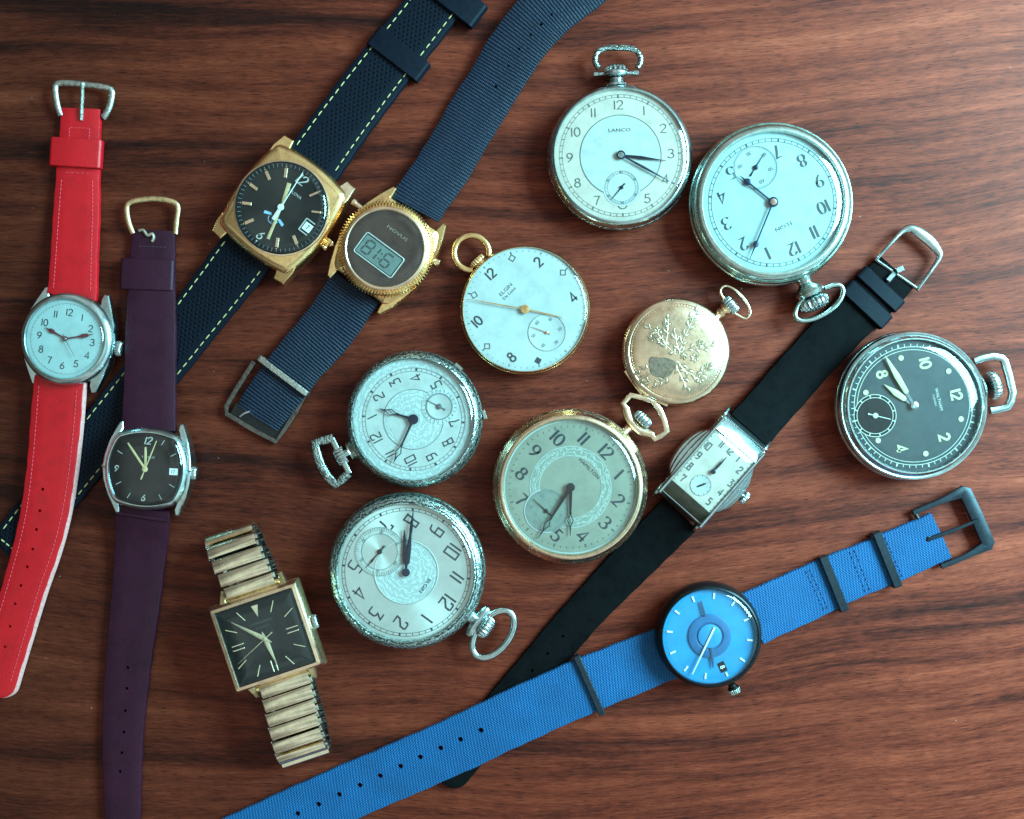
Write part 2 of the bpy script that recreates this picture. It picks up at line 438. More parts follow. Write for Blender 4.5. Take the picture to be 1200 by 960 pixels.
# ------------------------------------------------------------------ straps
def strap_path(ctrl, step=4., tip=None):
    """ctrl: (px, py, z of the underside, width) on the table plan"""
    P = smooth_path(ctrl, False, step)
    return P
def frames(P):
    F = []; acc = 0
    for i, p in enumerate(P):
        q = L(p[0], p[1], p[2]); a = P[max(0, i - 1)]; b = P[min(len(P) - 1, i + 1)]
        A = Vector(L(a[0], a[1], a[2])); B = Vector(L(b[0], b[1], b[2]))
        t = (B - A).normalized(); sd = Vector((t.y, -t.x, 0)).normalized(); up = sd.cross(t)
        if i: acc += (Vector(q) - Vector(F[-1][0])).length
        F.append((Vector(q), t, sd, up, p[3], acc))
    return F
def ribbon(mb, P, thick, tip=None, e=1.6, crown=.3, tip2=None):
    F = frames(P); tot = F[-1][5]; rings = []; mb.uv = mb.uv or []
    for q, t, sd, up, w, s in F:
        hw = w / 2 + .28 * sin(s * .083 + w) + .25 * sin(s * .21)
        if tip and tot - s < hw * tip: x = 1 - (tot - s) / (hw * tip); hw *= max(.06, sqrt(max(0, 1 - x ** 2.2)))
        if tip2 and s < hw * tip2: x = 1 - s / (hw * tip2); hw *= max(.06, sqrt(max(0, 1 - x ** 2.2)))
        ee = min(e, hw * .45)
        sec = [(-hw + ee * .3, 0), (-hw, ee * .4), (-hw, thick - ee), (-hw + ee * .35, thick - ee * .3), (-hw + ee * 1.2, thick),
               (-hw * .4, thick + crown), (hw * .4, thick + crown),
               (hw - ee * 1.2, thick), (hw - ee * .35, thick - ee * .3), (hw, thick - ee), (hw, ee * .4), (hw - ee * .3, 0)]
        rings.append([tuple(q + sd * a + up * b) for a, b in sec])
        mb.uv += [(a * CUR.S, s * CUR.S) for a, b in sec]
    loft(mb, rings, True, True, True)
    return F
def along(F, s):
    for i in range(1, len(F)):
        if F[i][5] >= s:
            k = (s - F[i - 1][5]) / max(1e-6, F[i][5] - F[i - 1][5])
            return tuple(a.lerp(b, k) if isinstance(a, Vector) else a + (b - a) * k for a, b in zip(F[i - 1], F[i]))
    return F[-1]
def stitches(mb, F, s0, s1, offs, pitch, ln, r, thick, lat=None):
    """dashes of thread at lateral offset offs(width) lying on the strap"""
    s = s0
    while s + ln < s1:
        js = random.uniform(-.25, .25)
        pts = []
        for k in (0, .5, 1):
            q, t, sd, up, w, _ = along(F, s + ln * k + js)
            o = offs if not callable(offs) else offs(w)
            h = thick + (.1 if k in (0, 1) else r * .7)
            pts.append(tuple(q + sd * (o + random.uniform(-.15, .15)) + up * h))
        tube(mb, pts, [r * .7, r, r * .7], n=6)
        s += pitch
def punch(o, pts, r, depth=40):
    """cut round holes right through a strap"""
    k = CUR.S; bm = bmesh.new()
    for (x, y, z) in pts:
        g = bmesh.ops.create_cone(bm, cap_ends=True, segments=14, radius1=r * k, radius2=r * k, depth=depth * k)
        bmesh.ops.translate(bm, verts=g['verts'], vec=(x * k, y * k, z * k))
    me = bpy.data.meshes.new('cut'); bm.to_mesh(me); bm.free()
    c = bpy.data.objects.new('cut', me); COL.objects.link(c); c.parent = o.parent
    md = o.modifiers.new('b', 'BOOLEAN'); md.operation = 'DIFFERENCE'; md.solver = 'EXACT'; md.object = c
    bpy.context.view_layer.update()
    dg = bpy.context.evaluated_depsgraph_get()
    new = bpy.data.meshes.new_from_object(o.evaluated_get(dg))
    if len(new.polygons) > 20:
        old = o.data; o.modifiers.clear(); o.data = new; new.name = o.name
        for p in new.polygons: p.use_smooth = True
        new.set_sharp_from_angle(angle=radians(35))
        bpy.data.meshes.remove(old)
    else: o.modifiers.clear()
    bpy.data.objects.remove(c); bpy.data.meshes.remove(me)
def loop_band(mb, c, ang, w, h, bw, th, rc=2.):
    """a keeper: closed band round a strap; c = middle of its underside, ang = strap direction in the watch frame"""
    def rr(hw, z0, z1, r):
        pts = []
        for cx, cz, a0 in ((hw - r, z1 - r, 0), (-hw + r, z1 - r, 90), (-hw + r, z0 + r, 180), (hw - r, z0 + r, 270)):
            for i in range(4):
                a = radians(a0 + 30 * i); pts.append((cx + r * cos(a), cz + r * sin(a)))
        return pts
    ca, sa = cos(ang), sin(ang)
    def ring(pts, t): return [(c[0] + ca * t - sa * x, c[1] + sa * t + ca * x, c[2] + z) for x, z in pts]
    O = rr(w / 2, 0, h, rc); O2 = rr(w / 2 - .7, .5, h - .7, rc); I = rr(w / 2 - th, th * .6, h - th, max(.5, rc - th * .6))
    b = bw / 2
    loft(mb, [ring(I, -b), ring(O2, -b), ring(O, -b + .9), ring(O, b - .9), ring(O2, b), ring(I, b), ring(I, -b)], True)

# ------------------------------------------------------------------ lettering
def arc(cx, cy, rx, ry, a0, a1, n=16): return [(cx + rx * cos(radians(a0 + (a1 - a0) * i / n)), cy + ry * sin(radians(a0 + (a1 - a0) * i / n))) for i in range(n + 1)]
def rot180(pl): return [[(.6 - x, 1 - y) for x, y in p] for p in pl]
ROUND = {
 '0': [arc(.3, .5, .27, .48, 90, 450, 28)], '1': [[(.30, 1), (.30, 0)]],
 '2': [arc(.29, .72, .26, .26, 175, -35, 16) + [(.04, .03), (.58, .03)]],
 '3': [arc(.27, .75, .24, .23, 160, -85, 14) + arc(.26, .27, .30, .26, 82, -160, 18)],
 '4': [[(.45, 0), (.45, .98), (.01, .27), (.62, .27)]],
 '5': [[(.53, .97), (.13, .97), (.09, .56)] + arc(.27, .31, .29, .29, 125, -155, 18)],
 '6': [[(.47, .98), (.25, .78), (.08, .5)] + arc(.3, .29, .26, .27, 170, 530, 26)],
 '7': [[(.03, .97), (.57, .97), (.36, .5), (.22, 0)]],
 '8': [arc(.3, .75, .21, .22, 90, 450, 24), arc(.3, .27, .27, .26, 90, 450, 26)]}
ROUND['9'] = rot180(ROUND['6'])
DECO = {
 '0': [[(.06, 0), (.06, 1), (.56, 1), (.56, 0), (.06, 0)]], '1': [[(.30, 0), (.30, 1)]],
 '2': [[(.06, .74), (.06, .92), (.14, 1), (.50, 1), (.56, .9), (.54, .62), (.08, .26), (.05, .02), (.60, .02)]],
 '3': [[(.04, 1), (.52, 1), (.24, .60), (.48, .56), (.56, .46), (.56, .08), (.46, 0), (.04, 0)]],
 '4': [[(.47, 0), (.47, 1), (.02, .28), (.62, .28)]],
 '5': [[(.55, 1), (.10, 1), (.10, .58), (.48, .58), (.57, .48), (.57, .08), (.48, 0), (.04, 0)]],
 '6': [[(.50, 1), (.16, .92), (.07, .72), (.07, 0), (.56, 0), (.56, .5), (.07, .5)]],
 '7': [[(.03, .80), (.03, 1), (.56, 1), (.34, .46), (.30, 0)]],
 '8': [[(.12, .54), (.10, 1), (.50, 1), (.48, .54), (.12, .54)], [(.05, 0), (.09, .5), (.51, .5), (.56, 0), (.05, 0)]]}
DECO['9'] = rot180(DECO['6'])
def stroke(mb, pts, wmin, wmax, z, pen=0.):
    """pen stroke; wide when it runs along the pen's long way (pen angle measured from vertical)"""
    n = len(pts); closed = hypot(pts[0][0] - pts[-1][0], pts[0][1] - pts[-1][1]) < 1e-6
    Ls = []
    for i in range(n):
        a = pts[i - 1] if i else (pts[-2] if closed else pts[0]); b = pts[i]; c = pts[i + 1] if i < n - 1 else (pts[1] if closed else pts[-1])
        t1 = Vector((b[0] - a[0], b[1] - a[1])); t2 = Vector((c[0] - b[0], c[1] - b[1]))
        if t1.length < 1e-9: t1 = t2.copy()
        if t2.length < 1e-9: t2 = t1.copy()
        t1.normalize(); t2.normalize(); t = t1 + t2
        if t.length < 1e-6: t = t1.copy()
        t.normalize(); nn = Vector((-t.y, t.x)); k = min(1.8, 1 / max(.35, nn.dot(Vector((-t1.y, t1.x)))))
        d = abs(t.x * sin(pen) + t.y * cos(pen))
        w = (wmin + (wmax - wmin) * d ** 1.5) / 2 * k
        Ls.append((mb.vert((b[0] + nn.x * w, b[1] + nn.y * w, z)), mb.vert((b[0] - nn.x * w, b[1] - nn.y * w, z))))
    for (a, b), (c, d) in zip(Ls, Ls[1:]): mb.face((a, b, d, c))
def numeral(mb, text, cx, cy, size, z, font=ROUND, w=(1.2, 1.2), xs=1., up=0., slant=0.):
    adv = {'1': .34}; tw = sum(adv.get(c, .74) for c in text) - .12
    x = -tw / 2; cu, su = cos(up), sin(up); k = 0
    for c in text:
        dx = x + (.0 if c != '1' else -.19)
        for pl in font[c]:
            P = []
            for (a, b) in pl:
                X = (a + dx + slant * (b - .5)) * size * xs; Y = (b - .5) * size
                P.append((cx + X * cu - Y * su, cy + X * su + Y * cu))
            stroke(mb, P, w[0], w[1], z + .06 * k); k += 1
        x += adv.get(c, .74)
def hour_ang(h): return pi / 2 - h * pi / 6
def numerals(mb, R, size, z, hours=range(1, 13), **kw):
    for h in hours:
        a = hour_ang(h); numeral(mb, str(h), R * cos(a), R * sin(a), size, z, **kw)
_TXT = {}
def word(mb, s, cx, cy, size, z, ang=0., xs=1., bold=0.):
    """printed word in the built-in typeface, cap height = size"""
    key = (s, bold)
    if key not in _TXT:
        cu = bpy.data.curves.new('t', 'FONT'); cu.body = s; cu.align_x = 'CENTER'; cu.size = 1; cu.offset = bold; cu.resolution_u = 2
        o = bpy.data.objects.new('t', cu); COL.objects.link(o)
        bpy.context.view_layer.update(); dg = bpy.context.evaluated_depsgraph_get()
        me = bpy.data.meshes.new_from_object(o.evaluated_get(dg))
        V = [v.co.copy() for v in me.vertices]; Fc = [tuple(p.vertices) for p in me.polygons]
        bpy.data.objects.remove(o); bpy.data.curves.remove(cu); bpy.data.meshes.remove(me)
        ys = [v.y for v in V]; xs_ = [v.x for v in V]
        _TXT[key] = (V, Fc, (min(xs_) + max(xs_)) / 2, (min(ys) + max(ys)) / 2, max(ys) - min(ys))
    V, Fc, mx, my, hh = _TXT[key]; k = size / hh; b = len(mb.v); c, n = cos(ang), sin(ang)
    for v in V:
        x, y = (v.x - mx) * k * xs, (v.y - my) * k
        mb.vert((cx + x * c - y * n, cy + x * n + y * c, z))
    for f in Fc: mb.face([b + i for i in f])

# ------------------------------------------------------------------ hands
def hand(name, mat, deg, outline, z, th=.9, hub=None, hole=None, cx=0, cy=0, parent=None, tail=None):
    """flat hand pointing at table angle deg; outline: (distance, half width) pairs from tail to tip"""
    a = LA(deg); c, s = cos(a), sin(a)
    T = lambda d, q: (cx + d * c - q * s, cy + d * s + q * c)
    mb = MB()
    def strip(pairs, lo, hi):
        pts = [T(d, lo(q, q2)) for d, q, q2 in pairs] + [T(d, hi(q, q2)) for d, q, q2 in pairs[::-1]]
        prism(mb, pts, z, z + th)
    if hole is None:
        pts = [T(d, -q) for d, q in outline] + [T(d, q) for d, q in outline[::-1]]
        prism(mb, pts, z, z + th, min(.4, th * .4))
    else:
        pts = [T(d, -q) for d, q in outline if d <= hole[0]] + [T(d, q) for d, q in outline[::-1] if d <= hole[0]]
        prism(mb, pts, z, z + th)
        for sg in (-1, 1):
            seg = [o for o in outline if hole[0] <= o[0] <= hole[1]]
            P = [T(d, sg * max(q, .2)) for d, q in seg] + [T(d, sg * max(.02, q - hole[2])) for d, q in seg[::-1]]
            prism(mb, P, z, z + th)
        rest = [o for o in outline if o[0] >= hole[1]]
        if len(rest) > 1: prism(mb, [T(d, -q) for d, q in rest] + [T(d, q) for d, q in rest[::-1]], z, z + th)
    if hub: lathe(mb, [(hub, z - .1), (hub, z + th + .25), (hub * .8, z + th + .5), (0, z + th + .55)], 28, cx, cy)
    return mb.build(name, mat, parent)
def glass(prof, mat=GLASS):
    mb = MB(); lathe(mb, prof, 96); return mb.build('crystal', mat)
def dome(r, z0, h, n=9, rim=None):
    out = [(r, z0)]
    for i in range(1, n + 1):
        t = i / n; out.append((r * cos(t * pi / 2) if i < n else 0, z0 + h * sin(t * pi / 2) ** .9))
    return out
def domelow(r, z0, h, edge):
    """flat-topped box crystal with a rolled shoulder"""
    p = [(r, z0)]
    for i in range(1, 7):
        t = i / 6 * pi / 2
        p.append((r - edge * (1 - cos(t)), z0 + h * .72 * sin(t)))
    for q in (.7, .45, .2): p.append(((r - edge) * q, z0 + h * (.72 + .28 * (1 - q * q))))
    p.append((0, z0 + h)); return p
def crown(name, mat, o, deg, prof, ribs, amp, parent=None):
    mb = MB(); axis_lathe(mb, prof, o, LA(deg), ribs=ribs, amp=amp); return mb.build(name, mat, parent, 50)
WORLD_K, WIN_P, ROOM_P = 1.45, 150000, 0
# ------------------------------------------------------------------ the setting
def table():
    CUR.S = 1; CUR.root = None
    mb = MB(); box(mb, (0, 0, -1.5), None, 0, 46, 38, 1.49, .3)
    o = mb.build('table_top', WOOD); o['kind'] = 'structure'; o.location = (0, 0, -.01); return o
table()
GP, GW = 'pocket watches laid out on the wooden table', 'wristwatches laid out on the wooden table'

def pocket_case(R, Rd, mcase, mbez, h=38., rim=None, knurl=0):
    """back shell with band, then the bezel carrying the glass"""
    mb = MB()
    k = h / 38.
    am = knurl
    lathe(mb, [(0, .4), (R * .5, .7), (R * .76, 2.5 * k), (R * .9, 7 * k), (R * .965, 12 * k), (R * .99, 15.5 * k), (R, 18 * k, am), (R, 22 * k, am), (R * .985, 24 * k), (R * .965, 25 * k)], 128 if not am else 440)
    case = mb.build('case', mcase)
    mb = MB(); D = R - Rd
    pr = [(R * .962, 24.6 * k), (R * .985, 26.2 * k), (R * .985, 28 * k)]
    for t, z in (rim or ((.12, 30.5), (.3, 33.5), (.55, 36), (.78, 37.6), (.92, 38), (1.0, 37.2))):
        pr.append((R * .985 - (R * .985 - Rd) * t, z * k))
    pr += [(Rd - .2, 34.5 * k), (Rd - .3, 31 * k)]
    lathe(mb, pr, 128)
    return case, mb.build('bezel', mbez, case)
def dial_disc(r, z, mat, cx=0, cy=0, name='dial', parent=None, n=96):
    mb = MB(); lathe(mb, [(r, z - .8), (r, z), (r * .5, z), (0, z)], n, cx, cy); return mb.build(name, mat, parent)
def ink(name, mat, fn, parent):
    mb = MB(); fn(mb); return mb.build(name, mat, parent)
def track(mb, r0, r1, z, w5, w1, rails=(), r5=None, n=60):
    for i in range(n):
        five = i % 5 == 0
        tick(mb, 2 * pi * i / n + pi / 2, r0 if not (five and r5) else r5, r1, w5 if five else w1, z)
    for k, (r, w) in enumerate(rails): annulus(mb, r - w / 2, r + w / 2, z + .06 + .03 * k)
def sub_marks(mb, cx, cy, r0, r1, z, w=.35, n=60, rails=(), digits=None, rd=0, ds=3., up=0.):
    for i in range(n):
        tick(mb, 2 * pi * i / n, r0, r1, w * (1.6 if i % 5 == 0 else 1), z, cx, cy)
    for k, (r, ww) in enumerate(rails): annulus(mb, r - ww / 2, r + ww / 2, z + .06 + .03 * k, cx, cy)
    for i, d in enumerate(digits or ()):
        a = pi / 2 - 2 * pi * i / len(digits); numeral(mb, d, cx + rd * cos(a), cy + rd * sin(a), ds, z, w=(.5, .5))
def bow(pts, r, rz, z, mat, closed=False, square=False, smooth=True, name='bow', step=2.):
    P = [L(x, y, z) for x, y in pts]
    if smooth: P = smooth_path(P, closed, step)
    mb = MB(); tube(mb, P, r, rz, 12, closed, square); return mb.build(name, mat, None, 50)
def polar(px, py): # seconds-dial offsets, table plan -> watch frame, without height change
    return None
def rel(dx, dy):
    """offset on the table plan (x right, y up) -> watch frame"""
    c, s = cos(-CUR.rot), sin(-CUR.rot); return (dx * c - dy * s, dx * s + dy * c)
RIB = lambda r, l: [(r * .45, -.6), (r * .9, 0, 1), (r, l * .18, 1), (r, l * .8, 1), (r * .9, l, 1), (r * .5, l + 1.2), (r * .2, l + 1.6)]

# ================================================================== 1. silver art-deco pocket watch, top
begin('pocket_watch', 'slim silver pocket watch with two-tone cream dial and thin numerals, below its upright crown', 'pocket watch', GP, 727.5, 182, 32, 92.4)
pocket_case(86, 77.5, E_SILVER, CHROME, 36)
dl = dial_disc(77.6, 31, D_CREAM)
mb = MB(); annulus(mb, 0.1, 47.5, 31.2, n=120); mb.build('dial_centre', D_SILVER, dl)
def f(mb):
    numerals(mb, 59.5, 10.5, 31.5, [h for h in range(1, 13) if h != 6], w=(.95, .95), xs=1.15)
    annulus(mb, 47.1, 47.9, 31.4, 0, 0, -90 + 27, 270 - 27)
    word(mb, 'LANCO', 0, 30, 4.0, 31.5, 0, 1.35)
    stroke(mb, arc(0, -57, 5.5, 5.5, 200, 340, 8), 1.1, 1.1, 31.5)
ink('numerals', INKB, f, dl)
ink('minute_track', INKB, lambda mb: track(mb, 68.5, 71.5, 31.5, 1.3, .5, ((68.3, .35), (71.6, .35)), 67.5), dl)
sx, sy = rel(1.2, -37.5)
mb = MB(); lathe(mb, [(22, 31.35), (21, 31.25), (0, 31.25)], 64, sx, sy); sd = mb.build('seconds_dial', D_SILVER, dl)
ink('seconds_track', INKG, lambda mb: sub_marks(mb, sx, sy, 16.5, 19.5, 31.6, .3, 60, ((16.3, .3), (19.6, .4)), ('60', '10', '20', '30', '40', '50'), 13.6 + 4.6, 2.6), sd)
hand('seconds_hand', BLUED, -130, [(-6, .9), (-2, .5), (3, .6), (19, .25)], 32, .5, 2.2, None, sx, sy)
hand('hour_hand', BLUED, -7, [(0, 1.), (4, 1.1), (24, 2.0), (40, .9), (53, .25)], 33.2, .6)
hand('minute_hand', BLUED, -28.5, [(0, .9), (6, .9), (30, 1.5), (48, .9), (64, .25)], 34.2, .6, 5.2)
mb = MB(); lathe(mb, [(3.6, 35.4), (3., 36.2), (0, 36.4)], 24); mb.build('hub_cap', CHROME)
glass(domelow(78.5, 35, 6.5, 17))
mb = MB(); axis_lathe(mb, [(15, 0), (14, 3), (9.5, 5.5), (8.5, 8.5), (9.5, 10)], (0, 84, 16), pi / 2); mb.build('pendant', CHROME)
mb = MB(); axis_lathe(mb, [(2.6, -27), (3.4, -26), (3.4, -21), (2.4, -20), (2.4, 20), (3.4, 21), (3.4, 26), (2.6, 27)], (0, 101, 16), 0, 14); mb.build('bow_bar', CHROME)
crown('crown', CHROME, (0, 95, 16), 92.4, [(8, 0), (15, 1.5), (16.5, 4), (15.5, 7), (14, 8, 1), (13.5, 12, 1), (10, 15, 1), (4, 16.5)], 16, 1.6)
bow([(702, 80.5), (697.5, 72.5), (700, 62), (709, 57), (723.8, 56), (739, 57), (748, 62), (751, 71.5), (747, 80)], 3.5, 3.6, 16, E_SILVER)

# ================================================================== 2. large nickel pocket watch with porcelain dial, top right
begin('pocket_watch', 'big nickel pocket watch with plain white dial upside down, onion crown beside the black strap', 'pocket watch', GP, 906, 237, 38, -65.3)
pocket_case(97, 82, NICKEL, NICKEL, 43, ((.03, 29.5), (.1, 31.5), (.14, 30.9), (.2, 33), (.25, 32.4), (.34, 34.8), (.55, 36.8), (.8, 38), (.95, 37.6), (1., 36)))
dl = dial_disc(82.2, 36.5, D_ENAMEL)
Z = 36.8
def f(mb):
    numerals(mb, 60, 15, Z, [h for h in range(1, 13) if h not in (6,)], w=(.35, 2.9), xs=.95)
    word(mb, 'ELGIN', 0, 31, 4.4, Z, 0, 1.25)
ink('numerals', INK, f, dl)
ink('minute_track', INK, lambda mb: track(mb, 72, 75.2, Z, 1.8, .6, ((71.8, .45), (75.4, .45))), dl)
sx, sy = rel(-20, 41)
mb = MB(); lathe(mb, [(26.5, Z + .05), (25.5, Z - .15), (0, Z - .15)], 64, sx, sy); sd = mb.build('seconds_dial', D_ENAMEL, dl)
def f(mb):
    sub_marks(mb, sx, sy, 23, 25, Z + .3, .4, 60, ((25.2, .7),))
    for i, d in enumerate(('60', '10', '20', '30', '40', '50')):
        a = pi / 2 - i * pi / 3; numeral(mb, d, sx + 18 * cos(a), sy + 18 * sin(a), 4.2, Z + .3, w=(.4, .8))
ink('seconds_track', INKG, f, sd)
spade = lambda l, w0, p, pw: [(-1, w0), (p - 8, w0 * .8), (p - 4, w0 * .9), (p - 2.2, pw * .75), (p, pw), (p + 2.5, pw * .8), (p + 5, w0 * .8), (l, .25)]
hand('seconds_hand', BLUED, 58, [(-12, 1.1), (-6, .6), (4, .6), (21, .25)], Z + .8, .6, 3., None, sx, sy)
hand('hour_hand', BLUED, 141.5, spade(50, 1.3, 38, 4.2), Z + 2., .7)
hand('minute_hand', BLUED, -112.4, spade(73, 1.1, 53, 3.7), Z + 3.2, .7, 6.)
mb = MB(); lathe(mb, [(4.2, Z + 4.3), (3.8, Z + 5.4), (0, Z + 5.8)], 24); mb.build('hub_cap', surf('copper_hub', (.55, .36, .30), .25, 1.))
glass(domelow(83, 41.5, 8.5, 17))
mb = MB(); axis_lathe(mb, [(12, 0), (9, 4), (8.2, 8), (10, 11), (16.5, 16), (18, 20), (16, 24), (10, 26)], (0, 94, 20), pi / 2, 32); mb.build('pendant', NICKEL)
crown('crown', CHROME, (0, 120, 20), -65.3, [(9, 0), (15, 1.5, 1), (17.5, 5, 1), (17.5, 10, 1), (15, 14, 1), (8, 16.5, 1), (3, 17)], 18, 2.2)
bow([(951, 346), (943, 350), (935, 358.5), (931.5, 369), (936, 375), (947, 375.5), (960, 371.5), (974, 363), (984, 352.5), (988, 341), (984, 334.5), (976, 334.5), (966, 338)], 3.2, 3.6, 21, NICKEL)

# ================================================================== 3. thin gold pocket watch with white dial, centre
begin('pocket_watch', 'thin gold pocket watch with plain white dial, diamond markers and round ring bow', 'pocket watch', GP, 615.4, 362.6, 26, 134.2)
pocket_case(76.5, 72.5, GOLD, GOLDP, 30, ((.15, 30.5), (.4, 33.5), (.7, 35.5), (.9, 36), (1.0, 35)))
dl = dial_disc(72.6, 25.6, D_GOLDW); Z = 25.9
def f(mb):
    numerals(mb, 58, 11.5, Z, (2, 4, 8, 10, 12), w=(1.9, 1.9), xs=1.02)
    a = hour_ang(7)
    poly(mb, [(62 * cos(a) + 4.6 * cos(a + q), 62 * sin(a) + 4.6 * sin(a + q) * 1) for q in (0, pi / 2, pi, 1.5 * pi)], Z)
ink('numerals', INK, f, dl)
def f(mb):
    for h in (1, 3, 5, 9, 11):
        a = hour_ang(h); c = (62 * cos(a), 62 * sin(a))
        if h == 5: continue
        P = [(c[0] + 4 * cos(a + q), c[1] + 4 * sin(a + q)) for q in (0, pi / 2, pi, 1.5 * pi, 2 * pi)]
        stroke(mb, P, 1.1, 1.1, Z)
        tick(mb, a, 66, 69, .8, Z)
    word(mb, 'ELGIN', 0, 32.5, 4.2, Z, 0, 1.2); word(mb, 'De Luxe', 0, 26.5, 3.6, Z, 0, 1.1)
    c = (62 * cos(hour_ang(3)), 62 * sin(hour_ang(3)))
ink('markers', INKB, f, dl)
ink('minute_track', INKG, lambda mb: track(mb, 67.5, 69.5, Z, 1.4, .45, (), 66.8), dl)
sx, sy = rel(25.5, -27)
mb = MB(); lathe(mb, [(22, Z), (21.4, Z - .2), (0, Z - .2)], 64, sx, sy); sd = mb.build('seconds_dial', D_GOLDW, dl)
ink('seconds_track', INKG, lambda mb: sub_marks(mb, sx, sy, 21.2, 22, Z + .3, .3, 12, ((21.8, .5),), ('60', '10', '20', '30', '40', '50'), 16, 3.4), sd)
hand('seconds_hand', GOLDP, 160, [(-5, .8), (2, .5), (20, .25)], Z + .9, .5, 1.8, None, sx, sy)
hand('hour_hand', GOLD, -11.8, [(0, .9), (6, .75), (30, .75), (48, .2)], Z + 1.9, .5)
hand('minute_hand', GOLD, 170, [(0, .9), (6, .7), (40, .7), (67, .2)], Z + 2.9, .5, 5.2)
mb = MB(); lathe(mb, [(2.6, Z + 3.8), (2.2, Z + 4.4), (0, Z + 4.5)], 20); mb.build('hub_cap', GOLD)
glass(domelow(73.3, 28.2, 5.5, 17))
mb = MB(); axis_lathe(mb, [(11, 0), (9, 2), (8.5, 5)], (0, 74, 13), pi / 2); mb.build('pendant', GOLD)
crown('crown', GOLD, (0, 77.5, 13), 134.2, [(7, 0), (10, .8, 1), (10.4, 3, 1), (10, 6, 1), (7, 7)], 20, .8)
a0 = math.degrees(atan2(0, 1))
bow([(552.7 + 20.5 * cos(radians(a)), 296.4 - 20.5 * sin(radians(a))) for a in range(-12, 287, 13)], 3.9, 3.4, 13, GOLD, smooth=False)

# ================================================================== 4. small engraved gold hunter, back up
begin('pocket_watch', 'small closed gold pocket watch with flowers and a shield engraved on its plain lid', 'pocket watch', GP, 792.3, 412.3, 22, 40.4)
mb = MB(); R = 63.5
lathe(mb, [(0, .4), (R * .5, .8), (R * .78, 3), (R * .93, 8), (R * .985, 13), (R, 15, 1.6), (R, 20, 1.6), (R * .985, 22), (R * .96, 23)], 480)
case = mb.build('case', GOLDP)
mb = MB()
lathe(mb, [(R * .955, 22.6), (R * .985, 24), (R * .98, 26), (R * .945, 28.5), (R * .885, 29.6), (R * .872, 29.1), (R * .862, 29.7, .7), (R * .845, 30, .7), (R * .835, 29.5), (R * .82, 30.1), (R * .6, 31.6), (R * .3, 32.6), (0, 33)], 400)
lid = mb.build('lid', GOLDP, None)
def lidz(x, y): r = hypot(x, y) / R; return 33 - 3.9 * r * r
Q = lambda zx, zy: rel((zx - 395) * .2083, -(zy - 443) * .2083)
EN = MB(); CUT = MB()
def leaf(mb, x, y, ang, l, w, hgt=.42):
    c, s = cos(ang), sin(ang); n = 7; top = []; lf = []; rt = []; o1 = []; o2 = []
    for i in range(n):
        t = i / (n - 1); wd = w * sin(pi * t ** .8) ; bend = .18 * l * sin(pi * t)
        for arr, q, h in ((o1, bend + wd * 1.3 + (.45 if w > 0 else -.45), .12), (o2, bend - wd * 1.1 - (.25 if w > 0 else -.25), .12), (lf, bend + wd, -.1), (top, bend, hgt * (.25 + sin(pi * t))), (rt, bend - wd, -.1)):
            px, py = x + t * l * c - q * s, y + t * l * s + q * c
            arr.append(mb.vert((px, py, lidz(px, py) + h)))
    for a, b in ((lf, top), (top, rt)):
        for i in range(n - 1): mb.face((a[i], a[i + 1], b[i + 1], b[i]))
    k0 = len(CUT.v); m = 0
    for a, b in zip(o1, o2): CUT.vert(mb.v[a]); CUT.vert(mb.v[b])
    for i in range(n - 1): CUT.face((k0 + 2 * i, k0 + 2 * i + 2, k0 + 2 * i + 3, k0 + 2 * i + 1))
def spray(pts, n, l, w, both=True, jit=.25):
    l *= 1.1; w *= 1.05
    P = smooth_path([Q(*p) for p in pts], False, 1.5)
    tube(EN, [(x, y, lidz(x, y)) for x, y in P], .42, .4, 6)
    for i in range(n):
        k = int((i + .6) / n * (len(P) - 2)); p, q = P[k], P[k + 1]
        a = atan2(q[1] - p[1], q[0] - p[0]); sg = 1 if i % 2 else -1
        leaf(EN, p[0], p[1], a + sg * (.75 + random.uniform(-jit, jit)), l * random.uniform(.8, 1.2), w * sg * -1 if False else w)
    p, q = P[-2], P[-1]; leaf(EN, q[0], q[1], atan2(q[1] - p[1], q[0] - p[0]), l, w)
def flower(zx, zy, r, n=6):
    x, y = Q(zx, zy)
    for i in range(n): a = 2 * pi * i / n + .3; leaf(EN, x + cos(a) * r * .2, y + sin(a) * r * .2, a, r * .8, r * .2, .45)
spray([(400, 470), (420, 400), (455, 320), (500, 225)], 11, 8.5, 1.6)
spray([(410, 450), (390, 400), (385, 350)], 4, 8, 1.5)
spray([(405, 465), (470, 430), (530, 435), (590, 405)], 9, 7.5, 1.5)
spray([(390, 460), (340, 420), (290, 350), (235, 310)], 9, 7, 1.5)
spray([(330, 430), (340, 330), (345, 265)], 6, 6, 1.4)
spray([(395, 500), (450, 560), (520, 580), (575, 535)], 9, 8, 1.7)
spray([(385, 520), (420, 590), (445, 640)], 5, 8, 1.8)
spray([(350, 580), (300, 610), (240, 615)], 7, 7, 1.4)
spray([(240, 540), (205, 530), (170, 555)], 4, 6, .9); spray([(250, 570), (215, 580), (190, 600)], 4, 6, .9)
for p in ((285, 330, 6), (330, 290, 5), (250, 370, 5), (300, 385, 6), (520, 400, 5), (490, 480, 6), (520, 600, 6), (565, 530, 5), (470, 270, 4), (430, 470, 5)): flower(*p)
EN.build('engraved_flowers', surf('cut_gold', (.78, .58, .40), .34, 1., .2, 12.), lid, 60)
CUT.build('engraved_shading', surf('tarnish_in_cuts', (.26, .20, .13), .4, 1., .25, 12.), lid, 60)
sh = [Q(*p) for p in smooth_path([(238, 492), (262, 476), (292, 482), (335, 484), (388, 508), (372, 545), (345, 580), (298, 588), (250, 565)], True, 8)]
